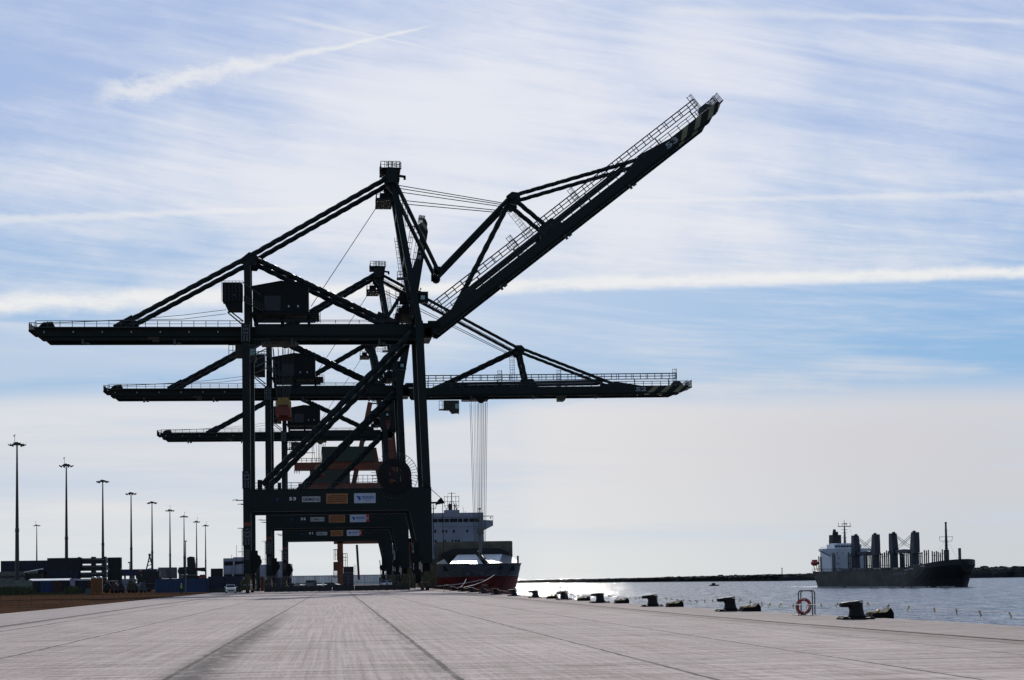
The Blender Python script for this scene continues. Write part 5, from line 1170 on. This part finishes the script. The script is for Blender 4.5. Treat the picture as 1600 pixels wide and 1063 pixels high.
names = ('tallest and leftmost floodlight mast, an antenna on its head', 'second tallest floodlight mast, two antennas on its head', 'third tallest floodlight mast, rising behind the flat racks', 'fourth floodlight mast from the left in the receding tall row, over the purple canopy', 'fifth floodlight mast from the left in the receding tall row',
         'sixth floodlight mast from the left in the receding tall row', 'seventh mast of the receding tall row, just left of the reach stacker', 'eighth mast of the receding tall row, just right of the reach stacker', 'last floodlight mast at the right end of the receding row')
for i, x in enumerate(dr):
    o = mp if i == 0 else copy_tree(mp); Y = (440, 519, 600, 682, 760, 842, 920, 1000, 1068)[i]; o.location = (P(x, 905, Y).x, Y, 0); o.rotation_euler.z = i * .37; o['label'] = names[i]; o['group'] = 'high floodlight masts in the yard'
    if i in (2, 3, 4):
        for ch in list(o.children):
            if ch.name.startswith('antenna'): bpy.data.objects.remove(ch)
o = copy_tree(mp); o.location = (P(57.5, 905, 1030).x, 1030, 0); o['label'] = 'lone small far floodlight mast between the two tallest ones'; o['group'] = 'high floodlight masts in the yard'
# stakes and weeds along the gravel
sp_ = MB().tube((0, 0, 0), (0, 0, 1.05), .022, n=5).build('marker_stake', mat('stake_orange', (.16, .055, .03), .8, .3, 3)); tag(sp_, 'thin rusty orange marker stake standing in the gravel strip', 'stake', 'marker stakes in the gravel')
rng = random.Random(5); Y = 150; i = 0
while Y < 345:
    o = sp_ if i == 0 else sp_.copy()
    if i: C.objects.link(o)
    o.location = (-27.0 + rng.uniform(-.2, .2), Y, 0); o.rotation_euler = (rng.uniform(-.04, .04), rng.uniform(-.05, .05), 0); Y += 8.5 + rng.uniform(-1, 1); i += 1
wd = MB(); rng = random.Random(9)
for k in range(900):
    u_ = rng.random(); x = P(-5 + 130 * u_, 920, 395).x + rng.gauss(0, 1.0); y = 388 + rng.uniform(0, 16); h = rng.uniform(.3, 1.5) * (1.3 if (x < P(45, 0, 395).x or P(104, 0, 395).x < x < P(120, 0, 395).x) else .4)
    a = rng.uniform(0, 3.14); dx, dy = math.cos(a) * h * .25, math.sin(a) * h * .25; wd.add([(x - .05, y, 0), (x + .05, y, 0), (x + dx + .12, y + dy, h * .8), (x + dx, y + dy, h), (x + dx - .14, y + dy, h * .7)], [(0, 1, 2, 3, 4)])
tag(wd.build('weeds', mat('weeds', (.045, .055, .022), .9, .4, 2)), 'scrubby green weeds growing along the wall behind the gravel', 'weeds', kind='stuff')
rng = random.Random(14); m = MB()
for k in range(700):
    x = rng.uniform(-62, -21.8); y = rng.uniform(118, 370); r = rng.uniform(.02, .08) if rng.random() < .985 else rng.uniform(.08, .11); m.ball((x, y, r * .2), r, 6, 4, (1.3, 1, .7))
tag(m.build('rubble', mat('rubble', (.16, .12, .09), .95, .5, .3)), 'small stones scattered over the brown gravel strip', 'stones', kind='stuff')

# ------------------------------------------------------------------ orange crane far behind
o = thing('harbour_crane', 'rusty orange crane with green machine houses behind the dark cranes', 'crane', (0, 760, 0)); k = 760 / 3000
m = MB().box(.4, 2.6, -8, -6, 0, 18).box(.4, 2.6, 6, 8, 0, 18).box(27, 29.5, -8, -6, 0, 18).box(27, 29.5, 6, 8, 0, 18); m.build('leg', M_ORANGE, o)
MB().box(-1, 30, -8, -6, 16.6, 18.2).box(-1, 30, 6, 8, 16.6, 18.2).build('portal_beam', M_ORANGE, o)
MB().box(-14.5, 21, -5, -3, 38.2, 40.2).box(-14.5, 21, 3, 5, 38.2, 40.2).prism([(-16, 45.6), (-16, 48.4), (20, 48.6), (20, 45.4)], -4.5, 4.5).prism([(2, 48.4), (3.5, 53.5), (5.8, 55), (5.6, 48.4)], -4.9, -4.5).build('girder', M_ORANGE, o)
MB().box(-5.3, 15, -5.6, 4, 48.6, 54.5).build('machinery_house', M_GREEN, o); MB().box(-10, 5.6, -5.6, 4, 40.3, 45.3).build('machinery_house', M_GREEN, o)
MB().beam((13.8, -3, 72), (6.6, -3, 38), 1.5, 1.9).beam((20.5, 3, 74), (23.5, 3, 18), 2.6, 3.0).beam((13.8, -3, 68), (22, 3, 68), .8, 1.2).beam((15, -3, 54), (17.5, -3, 40), 1.4, 2).beam((26, 4, 18), (22.5, 4, 60), 1.6, 2).box(13, 22, -4, 4, 66, 67).build('mast', M_ORANGE, o)
MB().rail([(-15, -4.8, 48.5), (-5.6, -4.8, 48.5)], 1.5, 2, .1).rail([(-12, -5, 52), (-8, -5, 52)], .2, 2, .1).tube((-9, -4, 48), (-9, -4, 60), .1, n=4).rail([(5, -4.8, 40.2), (20, -4.8, 40.2)], 3.0, 1.8, .1).rail([(-16, -4.8, 44), (-14, -4.8, 44)], 1.5, .8, .1).build('railing', M_RAILM, o)
m = MB().box(-1.2, .4, -8.6, -6.6, 6.0, 9.4).build('control_cabin', M_RUST, o)
m = MB().rail([(-.9, -8.7, 10), (.3, -8.7, 10)], 4.2, .6, .1).rail([(2.6, -8.7, 7.3), (4.2, -8.7, 7.3)], 5.3, .8, .1).box(2.6, 4.3, -8.8, -7, 7.1, 7.3).box(2.6, 4.3, -8.8, -7, 11, 11.2).box(-1.2, .4, -8.8, -7, 14, 14.2).rail([(-1.2, -8.7, 3.4), (.3, -8.7, 3.4)], 2.6, .5, .1).box(-1.3, .4, -8.8, -7, 3.3, 3.5); m.build('stair_tower', M_RAILM, o)
